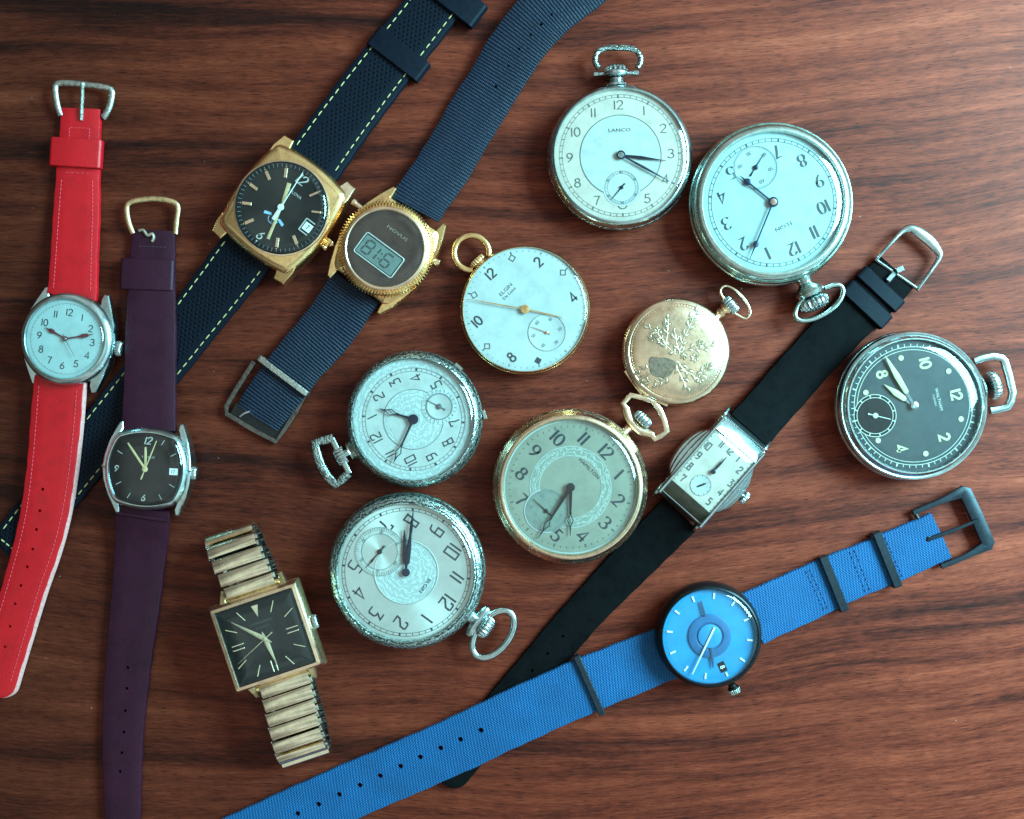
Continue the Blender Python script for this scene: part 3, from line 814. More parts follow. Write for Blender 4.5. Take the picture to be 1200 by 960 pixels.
mb = MB(); b = [mb.vert((x, y, lidz(x, y) + .55)) for x, y in sh]; c = [mb.vert((x, y, lidz(x, y) - .2)) for x, y in inset(sh, -.8)]
mb.face(b)
for i in range(len(b)): j = (i + 1) % len(b); mb.face((b[i], b[j], c[j], c[i]))
mb.build('shield', surf('dark_reflection_gold', (.36, .32, .25), .3, 1., .25, 12.), lid)  # polished shield; the dark reflection is painted into its colour
for ang, sp in ((216, 17), (247, 16)):
    mb = MB(); a = LA(ang); c, s = cos(a), sin(a)
    box(mb, (c * 61.5, s * 61.5, 21), None, a, 2.0, sp, 2.2, .8); mb.build('lid_lip', GOLDP, lid)
mb = MB(); axis_lathe(mb, [(7.5, 0), (5.5, 3), (5., 6), (6.5, 8), (7, 11), (5, 13), (8, 15), (9, 18), (7, 20)], (0, 61, 14), pi / 2); mb.build('pendant', GOLDP)
crown('crown', CHROME, (0, 79, 14), 40.4, [(5, 0), (10, 1, 1), (11, 3, 1), (11, 9, 1), (9.5, 11.5, 1), (5, 12.5)], 18, 1.2)
bow([(855, 353), (847.5, 349), (844, 341), (849.5, 335), (860, 338.8), (870, 348), (876, 357), (879, 366.5), (874.6, 373.4), (866, 370.5), (860, 366)], 1.9, 2.2, 14.5, GOLDP)

# ================================================================== 5. black-dial military pocket watch, right
begin('pocket_watch', 'steel pocket watch with black dial, luminous hands and cream dots, angular bow to the right', 'pocket watch', GP, 1071, 475.7, 36, 14.5)
pocket_case(89, 77, CHROME, CHROME, 42, ((.02, 29), (.12, 32.5), (.3, 33.6), (.45, 33.2), (.6, 36), (.8, 38), (.93, 38), (1., 36.5)))
dl = dial_disc(77.2, 35, D_CHAR); Z = 35.3
def f(mb):
    for h in (2, 4, 8, 10, 12): numeral(mb, str(h), 52 * cos(hour_ang(h)), 52 * sin(hour_ang(h)), 12.5, Z, w=(2.8, 2.8), xs=1.02)
    for h in (1, 3, 5, 7, 9, 11): lathe(mb, [(3.3, Z - .1), (3.2, Z + .4), (0, Z + .5)], 16, 58 * cos(hour_ang(h)), 58 * sin(hour_ang(h)))
ink('numerals', CREAM, f, dl)
def f(mb):
    annulus(mb, 65.6, 66.3, Z); annulus(mb, 69, 69.8, Z)
    for i in range(60): tick(mb, 2 * pi * i / 60, 69.6, 73 if i % 5 else 74, .9 if i % 5 else 1.8, Z + .1)
    word(mb, 'WALTHAM', 0, 31, 3.6, Z, 0, 1.05); word(mb, '17 JEWELS', 0, 25.5, 3., Z, 0, 1.)
ink('minute_track', IVORYL, f, dl)
sx, sy = rel(-45, -11.5)
sd = dial_disc(25, Z + .05, D_BLACK, sx, sy, 'seconds_dial', dl, 64)
def f(mb):
    annulus(mb, 20.8, 21.5, Z + .2, sx, sy); annulus(mb, 24.3, 25.1, Z + .2, sx, sy)
    for i in range(12): tick(mb, pi / 6 * i, 20.8, 25, 1.3, Z + .3, sx, sy)
ink('seconds_track', IVORYL, f, sd)
hand('seconds_hand', IVORYL, -13.5, [(-9, 1.3), (-6, .7), (0, .6), (18, .5), (19, .2)], Z + 1, .6, 3.2, None, sx, sy)
loz = lambda b, l, w: [(b, 1.6), (b + 2, w * .8), (b + (l - b) * .45, w), (l - 7, w * .45), (l, .3)]
hand('hour_hand', CREAM, 144.6, loz(12, 43, 3.8), Z + 2, .8)
hand('minute_hand', CREAM, 120.4, loz(17, 68, 3.6), Z + 3.2, .8)
for dg, l, z in ((144.6, 14, 2), (120.4, 19, 3.2)):
    mb = MB(); a = LA(dg); tick(mb, a, 0, l, 3.2, Z + z + .3); mb.build('hand_stem', GREYST)
mb = MB(); lathe(mb, [(4.5, Z + 2), (4.5, Z + 4.5), (2.2, Z + 5.2), (2, Z + 4.8), (0, Z + 4.8)], 24); mb.build('hub_cap', CHROME)
glass(domelow(77.6, 40, 10, 22))
mb = MB(); axis_lathe(mb, [(21, 0), (19, 3), (14, 5)], (0, 85, 19), pi / 2, 32); mb.build('pendant', CHROME)
crown('crown', CHROME, L(1157.5, 453, 20.5), 14.5, [(12, 0), (16, 1, 1), (17, 4, 1), (16.5, 9, 1), (14, 11, 1), (8, 12)], 22, 1.3)
bow([(1141, 423.5), (1150, 420), (1163.5, 417.5), (1173, 419.5), (1177, 423), (1182, 441), (1186.5, 460), (1184.5, 470), (1180.5, 477), (1170, 480), (1160, 481.5)], 4.4, 3.8, 19, CHROME, square=True, smooth=False)

# ================================================================== 6. engraved silver pocket watch with fan bow, centre left
begin('pocket_watch', 'engraved silver pocket watch with fan-shaped bow at lower left, dial turned sideways', 'pocket watch', GP, 484.5, 491.5, 36, 206.5)
pocket_case(81, 71.5, E_NICKEL, E_SILVER, 42)
dl = dial_disc(71.6, 35, D_SILVER); Z = 35.3
mb = MB(); annulus(mb, 61, 71, Z, n=120); mb.build('engraved_border', D_ENGR, dl)
mb = MB(); annulus(mb, .1, 35, Z, n=96); ec = mb.build('engraved_centre', D_ENGR, dl)
mb = MB(); poly(mb, [(-19, 29), (19, 29), (23, 24), (20, 12), (-20, 12), (-23, 24)], Z + .2); mb.build('name_panel', D_SILVER, ec)
ink('numerals', INK, lambda mb: numerals(mb, 48.5, 12, Z + .1, [h for h in range(1, 13) if h != 6], font=DECO, w=(1.15, 1.35), xs=.98), dl)
def f(mb):
    annulus(mb, 56.2, 56.7, Z); annulus(mb, 60, 60.5, Z)
    for i in range(60): tick(mb, 2 * pi * i / 60, 56.4, 60.2, .35, Z + .1)
    annulus(mb, 34.8, 35.5, Z + .3)
ink('minute_track', INKG, f, dl)
def f(mb):
    for h in range(12): tick(mb, h * pi / 6, 57, 60.2, 2.0, Z + .35)
ink('hour_markers', INK, f, dl)
sx, sy = rel(30.3, 15)
sd = dial_disc(21, Z + .35, D_ENGR, sx, sy, 'seconds_dial', dl, 64)
mb = MB(); lathe(mb, [(15, Z + .9), (14.2, Z + .6), (0, Z + .6)], 48, sx, sy); mb.build('seconds_centre', D_SILVER, sd)
def f(mb):
    annulus(mb, 14.4, 15.8, Z + .95, sx, sy)
    for i in range(24): tick(mb, 2 * pi * i / 24, 17, 20, .6, Z + .6, sx, sy)
ink('seconds_track', INKG, f, sd)
hand('seconds_hand', GREYST, 152, [(-8, 1.2), (-5, .4), (3, .4), (17, .2)], Z + 1.2, .5, 3.2, None, sx, sy)
kite = lambda l, b, w: [(-2, 1.3), (6, 1.5), (b - 4, 1.1), (b - 2, 1.6), (b, 1.2), (b + 1, 1.4), (b + (l - b) * .35, w), (l - 8, 1.4), (l, .25)]
hand('hour_hand', BLUED, 162.5, kite(42, 21, 4.2), Z + 2.2, .7, None, (22, 34, 1.2))
hand('minute_hand', BLUED, -114.5, kite(56, 35, 3.8), Z + 3.3, .7, 6., (36, 48, 1.2))
glass(domelow(72.5, 40.5, 9, 17))
mb = MB(); axis_lathe(mb, [(15, 0), (13.5, 4), (12, 7), (13, 9)], (0, 77, 19), pi / 2, 32); mb.build('pendant', NICKEL)
crown('crown', CHROME, (0, 92, 19), 206.5, [(5, -5), (5, -.5), (10, 0, 1), (10.8, 2, 1), (10.8, 10, 1), (9, 12, 1)], 14, 1.5)
P = [L(x, y, 19) for x, y in ((391, 513), (380, 516), (369.5, 519), (371.5, 531), (376, 545), (384, 558), (394, 568.5), (401, 562), (409, 554.5))]
mb = MB(); tube(mb, P, 5.2, 3.8, 12, False, True); b = mb.build('bow', E_SILVER, None, 50)
mb = MB(); tube(mb, [L(389, 514, 19), L(399, 534, 19), L(409.5, 555, 19)], 3.4, 3.4, 10, False, True); mb.build('bow_bar', NICKEL, b)
for x, y, dg in ((537.5, 430, -42), (567.5, 486, -75)):
    mb = MB(); c = L(x, y, 24); box(mb, c, None, LA(dg), 5.5, 2.2, 3, .8); mb.build('lid_lip', CHROME)

# ================================================================== 7. engraved silver pocket watch with oval bow, bottom centre
begin('pocket_watch', 'engraved silver pocket watch with brushed silver dial and large plain oval bow at lower right', 'pocket watch', GP, 475.8, 670.8, 36, -36)
pocket_case(93, 80, E_NICKEL, E_SILVER, 42, ((.05, 30.5), (.2, 33.8), (.5, 36.6), (.7, 37.6), (.78, 36.6), (.86, 37.4), (.94, 37.6), (1.0, 36.5)))
dl = dial_disc(80.2, 34.6, D_SUN); Z = 34.9
mb = MB(); annulus(mb, .1, 37, Z, 0, 0, n=96); ec = mb.build('engraved_centre', D_ENGR, dl)
mb = MB(); tube(mb, [(37.2 * cos(i * pi / 48), 37.2 * sin(i * pi / 48), Z + .2) for i in range(96)], .8, .6, 6, True); mb.build('raised_ring', D_SILVER, ec)
def f(mb):
    numerals(mb, 60, 16.5, Z, [h for h in range(1, 13) if h != 6], font=DECO, w=(1.6, 2.1), xs=.95)
    word(mb, 'ELGIN', 0, 27.5, 4.2, Z + .4, 0, 1.2)
ink('numerals', INK, f, dl)
ink('minute_track', INK, lambda mb: track(mb, 72, 75.3, Z, 2.2, .55, ((72, .45), (75.4, .45))), dl)
sx, sy = rel(-31, 24)
sd = dial_disc(29, Z + .2, surf('seconds_ring', (.44, .44, .39), .5, 0), sx, sy, 'seconds_dial', dl, 64)
mb = MB(); lathe(mb, [(21, Z + .5), (20, Z + .3), (0, Z + .3)], 48, sx, sy); mb.build('seconds_centre', D_SUN, sd)
ink('seconds_track', INKG, lambda mb: sub_marks(mb, sx, sy, 24.5, 28, Z + .7, .45, 60, ((21, .5), (28.4, .4)), ('60', '10', '20', '30', '40', '50'), 22.6, 3.2), sd)
hand('seconds_hand', BLACKHAND, -130, [(-9, 1.3), (-6, .8), (0, .6), (10, .7), (14, 1.4), (17, .6), (25, .2)], Z + 1.4, .6, 3., None, sx, sy)
deco = lambda l: [(-1, 1), (9, 1), (11, 3.1), (20, 3.4), (l * .62, 2.2), (l * .66, 1.2), (l * .74, 2.), (l, .3)]
hand('hour_hand', BLUED, 92.5, deco(50), Z + 2.3, .7)
hand('minute_hand', BLUED, 83.2, [(-1, 1), (9, 1), (11, 3.), (28, 3.0), (44, 1.4), (52, 1.9), (74, .3)], Z + 3.4, .7, 4.8)
glass(domelow(81, 39.8, 9, 17))
mb = MB(); axis_lathe(mb, [(12, 0), (8.5, 4), (7.5, 9), (9, 12)], (0, 89, 19), pi / 2, 32); mb.build('pendant', CHROME)
mb = MB(); axis_lathe(mb, [(4, -20), (6, -16), (7, -9), (7.5, 0), (7, 9), (6, 16), (4, 20)], (0, 103, 19), 0, 20); bb = mb.build('bow_bar', CHROME)
crown('crown', CHROME, (0, 108, 20), -36, [(8, 0), (12.5, 1.5, 1), (14, 5, 1), (13, 10, 1), (10, 14, 1), (4, 15.5)], 18, 1.5)
E = []
for i in range(0, 60):
    a = radians(i * 6); u, v = 18.5 * cos(a), 32 * sin(a); d = radians(-38)
    E.append((578 + u * cos(d) - v * sin(d), 743 - (u * sin(d) + v * cos(d))))
bow(E, 4.1, 3.4, 19, CHROME, True, smooth=False)

# ================================================================== 8. gold-cased pocket watch with greenish dial, centre
begin('pocket_watch', 'pale gold pocket watch with greenish silver dial and six-sided gold bow, beside the rectangular wristwatch', 'pocket watch', GP, 668.7, 571, 36, 44.5)
pocket_case(92, 79, E_GOLD, GOLDP, 41, ((.03, 29.5), (.1, 30.2), (.16, 31.2), (.45, 35), (.52, 36.4), (.7, 37.6), (.88, 37.8), (1., 36)))
mb = MB(); R = 92 * .985
lathe(mb, [(R - 1.2, 32.6), (R - 2.2, 34.1), (R - 5.0, 37.2), (R - 5.8, 37.0)], 128); mb.build('engraved_rim', E_GOLD)
dl = dial_disc(79.2, 34.4, D_GREEN); Z = 34.7
mb = MB(); annulus(mb, 37.2, 47.5, Z, 0, 0, -60, 240, 110); mb.build('engraved_ring', D_ENGR2, dl)
def f(mb):
    for r in (36.8, 47.8): annulus(mb, r - .35, r + .35, Z + .1, 0, 0, -62, 242, 110)
    annulus(mb, 77, 78.6, Z + .1)
ink('pale_rings', D_SILVER, f, dl)
def f(mb):
    numerals(mb, 59, 15, Z + .1, [h for h in range(1, 13) if h != 6], w=(.9, 3.0), xs=1.05)
    word(mb, 'HAMILTON', 0, 31, 4., Z + .1, 0, 1.1)
ink('numerals', INK, f, dl)
def f(mb):
    for i in range(60):
        a = 2 * pi * i / 60
        if i % 5: tick(mb, a, 70.2, 72.4, .7, Z)
        else: tick(mb, a, 69, 73, 1.9, Z, w1=1.2)
ink('minute_track', INKB, f, dl)
sx, sy = rel(-28.5, -28)
sd = dial_disc(26, Z + .2, surf('seconds_green', (.20, .225, .185), .45, .2), sx, sy, 'seconds_dial', dl, 64)
mb = MB(); annulus(mb, 24.6, 26, Z + .35, sx, sy, 150, 330); mb.build('pale_arc', D_SILVER, sd)
ink('seconds_track', INKG, lambda mb: sub_marks(mb, sx, sy, 22, 24, Z + .4, .3, 60, ((24.5, .4),), ('60', '10', '20', '30', '40', '50'), 18, 3.6), sd)
hand('seconds_hand', BLACKHAND, 137.5, [(-8, 1.), (-3, .5), (4, .6), (8, .5), (21, .2)], Z + 1.1, .5, 2.4, None, sx, sy)
hl = lambda l, b, w: [(-1, 1.5), (5, 2.1), (b - 4, 1.2), (b - 2.5, 1.7), (b - 1, .9), (b, 1.2), (b + 6, w), (b + 12, 1.3), (b + 14, .9), (l, .3)]
hand('hour_hand', BLACKHAND, -90.5, hl(57, 33, 3.9), Z + 2.2, .7, None, (33, 45, 1.1))
hand('minute_hand', BLACKHAND, -122.6, hl(71, 46, 3.7), Z + 3.3, .7, 5., (46, 58, 1.1))
glass(domelow(79.8, 39, 8.5, 17))
mb = MB(); axis_lathe(mb, [(10, 0), (6, 2), (5, 6), (6.5, 9)], (0, 90, 18), pi / 2, 24); mb.build('pendant', GOLDP)
mb = MB(); P = [L(x, y, 18) for x, y in ((733.5, 478), (736, 488), (742, 497.5), (751, 505.5), (764, 509))]
tube(mb, smooth_path(P, False, 2), 5.5, 5, 12); mb.build('bow_bar', GOLDP)
crown('crown', CHROME, L(748.5, 496, 19), 44.5, [(7, 0), (11, 1.2, 1), (12, 4, 1), (11.5, 10, 1), (9, 12.5, 1), (4, 13.5)], 16, 1.5)
bow([(735, 480.4), (729.7, 473), (739, 463.2), (753, 466), (765, 470), (773, 480.4), (778, 493), (781.5, 505.4), (774, 511), (767.3, 514.6), (763, 509)], 3.6, 3.6, 18.5, GOLDP, square=True, smooth=False)
# ================================================================== wristwatch helpers
def lug(outline, z0, z1, drop, mat, parent, tipy):
    """horn of the case, seen from above as outline; slopes down towards its tip"""
    mb = MB(); y0 = min(abs(p[1]) for p in outline); y1 = max(abs(p[1]) for p in outline)
    zt = lambda y: z1 - drop * ((abs(y) - y0) / max(1e-3, y1 - y0)) ** 1.3
    ins = inset(outline, 1.2)
    loft(mb, [[(x, y, z0) for x, y in outline], [(x, y, max(z0 + 1, zt(y) - 1.2)) for x, y in outline], [(x, y, max(z0 + 1.4, zt(y))) for x, y in ins]], True, True, True)
    return mb.build('lug', mat, parent)
def round_holes(o, px_list, z, r): punch(o, [L(x, y, z) for x, y in px_list], r)

# ================================================================== 9. red-strap watch
begin('wrist_watch', 'round chrome wristwatch with white numbered dial on a bright red leather strap', 'wristwatch', GW, 76, 397, 34, 82.3)
b0 = 8
mb = MB(); R = 56
lathe(mb, [(0, b0), (44, b0), (50, b0 + 2), (54.5, b0 + 7), (55.5, b0 + 12), (54, b0 + 17), (51, b0 + 20)], 112); case = mb.build('case', CHROME)
mb = MB(); lathe(mb, [(53.5, 26), (55, 28.5), (53.5, 32), (50, 35), (47.5, 35.6), (46.6, 34.5), (46.4, 31)], 112); mb.build('bezel', CHROME, case)
dl = dial_disc(46.5, 31.4, D_ENAMEL); Z = 31.7
ink('numerals', INK, lambda mb: numerals(mb, 31.5, 8, Z, w=(1.0, 1.0), xs=1.05), dl)
ink('minute_track', INKG, lambda mb: track(mb, 39.8, 41, Z, .6, .25, ((41.6, .25),)), dl)
hand('hour_hand', surf('maroon_hand', (.10, .006, .012), .4), 150.5, [(0, .9), (9, .9), (15, 1.1), (17, 2.6), (21, 2.3), (23, .7), (27, .3)], Z + 1., .6)
hand('minute_hand', surf('maroon_hand', (.10, .006, .012), .4), 9, [(0, .9), (14, .9), (18, 1.3), (20, 2.6), (26, 2.2), (28, .7), (33, .3)], Z + 1.9, .6, 3.)
hand('seconds_hand', GREYST, -62, [(-6, .5), (0, .4), (24, .2)], Z + 2.8, .4, 1.6)
glass(domelow(47, 34.5, 6.5, 9))
for sx_ in (-1, 1):
    for sy_ in (-1, 1):
        pts = [(sx_ * x, sy_ * y) for x, y in ((53, 14), (51.5, 24), (44.5, 42), (38, 58), (33, 59), (31, 52), (31, 44))]
        lug(pts, b0 + 1, 27.5, 8, CHROME, case, 0)
crown('crown', CHROME, (53, -3, 19), 82.3 - 90, [(4, 0), (6, 2.5, 0), (8.5, 3, 1), (9, 4.5, 1), (9, 8.5, 1), (7.5, 10, 1)], 22, .8)
up = strap_path([(84.5, 352, 15, 60), (87, 340, 14, 59), (89, 300, 8, 57), (91.5, 250, 3, 55), (93.5, 200, 1.2, 51), (96, 150, 1, 48), (96.8, 129, 1, 47.5)])
mb = MB(); F1 = ribbon(mb, up, 7, e=1.8); s1 = mb.build('strap', RED)
mb = MB(); stitches(mb, F1, 12, 150, lambda w: -w / 2 + 7.5, 5, 3.4, .55, 7.1); stitches(mb, F1, 12, 150, lambda w: w / 2 - 7.5, 5, 3.4, .55, 7.1)
for q in range(5):   # cross seams near the keeper and the little box seam by the buckle
    a, t, sd, u_, w, _ = along(F1, 154); tube(mb, [tuple(a + sd * (-14 + q * 6.2) + u_ * 7.2), tuple(a + sd * (-10.5 + q * 6.2) + u_ * 7.4)], .55, n=6)
for (s0_, o0, s1_, o1) in ((190, -12, 208, -12), (208, -12, 208, 12), (208, 12, 190, 12), (190, 12, 190, -12)):
    for q in range(5):
        A = along(F1, s0_ + (s1_ - s0_) * (q + .15) / 5); B = along(F1, s0_ + (s1_ - s0_) * (q + .75) / 5)
        tube(mb, [tuple(A[0] + A[2] * (o0 + (o1 - o0) * (q + .15) / 5) + A[3] * 7.2), tuple(B[0] + B[2] * (o0 + (o1 - o0) * (q + .75) / 5) + B[3] * 7.3)], .5, n=6)
mb.build('stitching', THREADR, s1)
mb = MB(); loop_band(mb, L(92.5, 181.5, .6), LA(86.5), 62, 13, 34, 1.8, 4); mb.build('keeper', RED, s1)
mb = MB(); P = [L(x, y, z) for x, y, z in ((71.5, 136, 6), (68, 127, 7), (65, 112, 9), (65, 101, 9.5), (70, 97.5, 9.5), (82, 97.5, 10), (98, 99, 10), (114, 101, 10), (127, 103.5, 9.5), (131, 108, 9), (129, 122, 8), (124.5, 133, 7), (121, 138, 6))]
tube(mb, smooth_path(P, False, 2), 3.9, 3., 12); mb.build('buckle', PITTED, s1)
mb = MB(); tube(mb, [L(95, 141, 9), L(95.5, 132, 10.5), L(96.5, 112, 12), L(96.5, 97, 13.5)], [2.2, 2.4, 2.2, 2.1], n=8); mb.build('buckle_pin', PITTED, s1)
dn = strap_path([(72, 443, 15, 59), (70.5, 456, 14, 60), (67, 500, 9.5, 60), (62, 550, 8.2, 59), (55, 598, 8, 57), (45, 640, 5.5, 55), (31, 685, 2.5, 52), (16, 735, 1.5, 51), (2, 785, 1.2, 49), (-6, 816, 1.2, 47)])
mb = MB(); F2 = ribbon(mb, dn, 7, tip=.75, e=1.8); s2 = mb.build('strap', RED)
round_holes(s2, [(53, 573), (49.5, 598), (45, 620), (40, 643), (33, 664), (25, 686), (18, 707.5), (12, 734), (6, 758)], 8, 1.9)
mb = MB(); tt = F2[-1][5]
for sg in (-1, 1): stitches(mb, F2, 12, tt - 22, lambda w, sg=sg: sg * (w / 2 - 7.5), 5.2, 3.4, .55, 7.1)
mb.build('stitching', THREADR, s2)
mb = MB(); mb.uv = []
F3 = [(q + sd * .9 - u_ * .55, t, sd, u_, w, s) for q, t, sd, u_, w, s in F2]
rings = []
for q, t, sd, u_, w, s in F2:
    hw = w / 2
    if tt - s < hw * .75: x = 1 - (tt - s) / (hw * .75); hw *= max(.06, sqrt(max(0, 1 - x ** 2.2)))
    rings.append([tuple(q - sd * (hw + a) + u_ * b) for a, b in ((-.6, .5), (2.2, .3), (2.4, 2.2), (.6, 5.6), (-.6, 6.0))])
mb.uv = None; loft(mb, rings, True, True, True); mb.build('strap_edge', REDEDGE, s2)
mb = MB()
for x, y in [(53, 573), (49.5, 598), (45, 620), (40, 643), (33, 664), (25, 686), (18, 707.5), (12, 734), (6, 758)]:
    c = L(x, y, 8.5 + 6.3 if y < 600 else (12.7 - (y - 620) * .09 if y < 690 else 8.6)); lathe(mb, [(1.9, c[2] - 4), (1.25, c[2] - 3.4), (1.2, c[2] - 5)], 14, c[0], c[1])
mb.build('hole_lining', REDEDGE, s2)

# ================================================================== 10. plum-strap tonneau watch
begin('wrist_watch', 'chrome barrel-shaped wristwatch with dark dial on a dark purple leather strap', 'wristwatch', GW, 169.5, 550, 40, 87)
b0 = 8
mb = MB(); O = bulged(37, 41, 13, 8, 14, .1)
prof_loft(mb, O, [(5, b0), (1, b0 + 3), (0, b0 + 8), (0, b0 + 18), (1.5, 33)]); case = mb.build('case', CHROME)
mb = MB(); O2 = bulged(37, 40.5, 12.5, 8, 14, .1)
prof_loft(mb, O2, [(1., 32.6), (0, 34), (1.5, 37), (4.5, 39.6), (5.6, 39.4), (6.6, 37)], False, False); mb.build('bezel', CHROME, case)
mb = MB(); O3 = inset(O2, 5.8); poly(mb, O3, 36.8); dl = mb.build('dial', D_DARKBR); Z = 37
def f(mb):
    numeral(mb, '12', 1.5, 33.5, 8.5, Z, w=(1.2, 1.6), xs=1.05, slant=.25)
    numeral(mb, '6', -1, -34, 7, Z, w=(1., 1.3), slant=.2); numeral(mb, '9', -34.5, -1, 7, Z, w=(1., 1.3), slant=.2)
    for h in (1, 2, 4, 5, 7, 8, 10):
        a = hour_ang(h); r = 36 / max(abs(cos(a)) * 1.02, abs(sin(a)), .72); tick(mb, a, r - 8, r - 1, .7, Z)
    word(mb, 'TIMEX', 2, 14, 2.6, Z, 0, 1.5)
ink('numerals', surf('silver_print', (.52, .52, .48), .4, .4), f, dl)
mb = MB(); box(mb, (32.5, -1.5, Z + .1), None, 0, 4.8, 3.9, .3, .2); dw = mb.build('date_window', WHITEP, dl)
ink('date_number', INKG, lambda mb: numeral(mb, '17', 32.5, -1.5, 4.5, Z + .6, w=(.7, .7)), dw)
GH = surf('pale_gold_hand', (.80, .68, .36), .3, .6)
hand('hour_hand', GH, 90, [(-3, 1.3), (4, 1.5), (20, 1.5), (26, .9)], Z + 1.1, .6)
hand('minute_hand', GH, 123.5, [(-3, 1.2), (4, 1.3), (30, 1.3), (37, .8)], Z + 2., .6)
hand('seconds_hand', GH, 67.8, [(-13, .9), (-9, .9), (-4, .5), (20, .8), (36, .5)], Z + 2.9, .5, 3.4)
mb = MB(); G = inset(O2, 5.2)
loft(mb, [[(x * k, y * k, z) for x, y in G] for k, z in ((1, 39.2), (.97, 41), (.88, 42.4), (.6, 43.6), (.3, 44.1))], True, False, True); mb.build('crystal', GLASS)
for sx_ in (-1, 1):
    for sy_ in (-1, 1):
        lug([(sx_ * x, sy_ * y) for x, y in ((52, .3), (50.8, 14), (46.5, 32), (37.5, 54), (33.5, 55), (32.5, 47), (39, 31), (44, 14), (45, .3))], b0 + 2, 36, 11, CHROME, case, 0)
crown('crown', CHROME, (49, -3, 22), -3, [(4, 0), (6, 1.5), (8, 2, 1), (8, 6, 1), (6.5, 7.5, 1)], 18, .7)
up = strap_path([(175.5, 507, 20, 64), (176, 490, 17, 63), (177, 450, 11, 62), (178, 400, 9.5, 60.5), (179, 350, 5, 57), (180, 310, 1.6, 54), (181, 285, 1.2, 53), (181.5, 271, 1.2, 52)])
mb = MB(); F1 = ribbon(mb, up, 6.5, e=1.6); s1 = mb.build('strap', PURPLE)
mb = MB(); loop_band(mb, L(175.5, 323, .8), LA(87.5), 65, 12.5, 37, 1.8, 4); mb.build('keeper', PURPLE, s1)
mb = MB()
for q in range(7): # seam by the buckle
    A = along(F1, F1[-1][5] - 20); tube(mb, [tuple(A[0] + A[2] * (-16 + q * 4.8) + A[3] * 6.6), tuple(A[0] + A[2] * (-12.8 + q * 4.8) + A[3] * 6.9)], .8, n=6)
mb.build('stitching', THREADP, s1)
mb = MB(); P = [L(x, y, z) for x, y, z in ((156, 274, 6), (151, 262, 7), (148.5, 249, 8), (149.5, 240, 9), (156, 236, 9.5), (168, 234, 9.5), (182, 233, 9.5), (196, 234.5, 9.5), (206, 238.5, 9), (208.5, 245, 8.5), (207, 258, 7.5), (205.5, 274, 6))]
tube(mb, smooth_path(P, False, 2), 3.4, 2.6, 12); mb.build('buckle', GOLDW, s1)
mb = MB(); tube(mb, smooth_path([L(163, 270.5, 8), L(168, 270, 9), L(173, 276, 9.5), L(178.5, 274, 9.5), L(180, 279, 9), L(178, 283, 8.2)], False, 1.5), 1.9, n=8); mb.build('buckle_pin', surf('pale_brass', (.62, .56, .42), .4, .9), s1)
mb = MB(); tube(mb, [L(203, 281, 4), L(203.8, 300, 4.5)], [1.5, .6], n=6); mb.build('frayed_edge', surf('plum_fray', (.5, .42, .46), .9), s1)
dn = strap_path([(169, 594, 20, 63), (168.5, 606, 16, 64), (166.5, 640, 6, 63), (162, 690, 1.5, 60), (156, 740, 1.2, 57), (151, 785, 1.2, 54), (147, 830, 1.2, 52), (145, 880, 1.2, 48.5), (145, 930, 1.2, 45), (146, 985, 1.2, 42), (148, 1040, 1.2, 40)])
mb = MB(); F2 = ribbon(mb, dn, 6.5, tip=1.2, e=1.6); s2 = mb.build('strap', PURPLE)
round_holes(s2, [(151, 781.5), (150, 806), (148, 832), (146.5, 857), (144, 881), (142, 903)], 4, 1.9)
mb = MB()
A = [along(F2, 10 + k) for k in (0,)][0]
tube(mb, [tuple(A[0] + A[2] * x + A[3] * (6.6 + .5 * (1 - (x / 30) ** 2))) for x in range(-30, 31, 5)], 2.2, 1.6, 8); mb.build('strap_fold', PURPLE, s2)

# ================================================================== 11. gold cushion watch on perforated strap
begin('wrist_watch', 'gold cushion-shaped wristwatch with black dial on a black perforated strap stitched in cream', 'wristwatch', GW, 330, 243.7, 36, 53)
b0 = 4
mb = MB(); O = bulged(52.5, 60, 8.5, 7, 14, .1)
prof_loft(mb, O, [(6, b0), (1, b0 + 4), (0, b0 + 9), (0, 25), (2, 31), (6.5, 35), (10, 36)], True, True); case = mb.build('case', GOLD)
mb = MB(); lathe(mb, [(57, 35.2), (56.3, 36.6), (54.5, 37), (53.5, 36.2), (53.2, 36.5)], 112); mb.build('bezel', GOLDP, case)
dl = dial_disc(54, 36.6, D_BLACK); Z = 36.9
mb = MB(); lathe(mb, [(46, Z + .0), (47, Z + .2), (53.8, Z + 1.4)], 112); rg = mb.build('chapter_ring', D_BLACK, dl)
SIL = surf('silver_print', (.52, .52, .48), .4, .4)
def f(mb):
    for i in range(60): 
        r0, r1 = 48, 52; a = 2 * pi * i / 60; c, s = cos(a), sin(a)
        mb.face([mb.vert((r * c - q * s, r * s + q * c, Z + .5 + (r - 47) / 6.8 * 1.2)) for r, q in ((r0, -.25), (r1, -.25), (r1, .25), (r0, .25))])
ink('minute_track', surf('dim_print', (.16, .19, .20), .5), f, rg)
def f(mb):
    for h in (1, 2, 4, 5, 7, 8, 9, 10, 11):
        a = hour_ang(h); c, s = cos(a), sin(a)
        box(mb, (41 * c, 41 * s, Z + 1.), None, a, 5.6, 1.9 if h not in (1, 2) else 1.3, .9, .35)
        lathe(mb, [(1., Z + 1), (.9, Z + 1.6), (0, Z + 1.7)], 10, 48.3 * c, 48.3 * s)
ink('hour_markers', GOLDP, f, dl)
def f(mb):
    numeral(mb, '12', 0, 40.5, 12, Z + .4, w=(1., 2.), slant=.22); numeral(mb, '6', 0, -40.5, 10, Z + .4, w=(1., 1.8), slant=.22)
    lathe(mb, [(1.1, Z + .8), (0, Z + .9)], 10, 0, -48.5)
    word(mb, 'BULOVA', 2, 22.5, 3.4, Z + .2, 0, 1.1)
ink('numerals', SIL, f, dl)
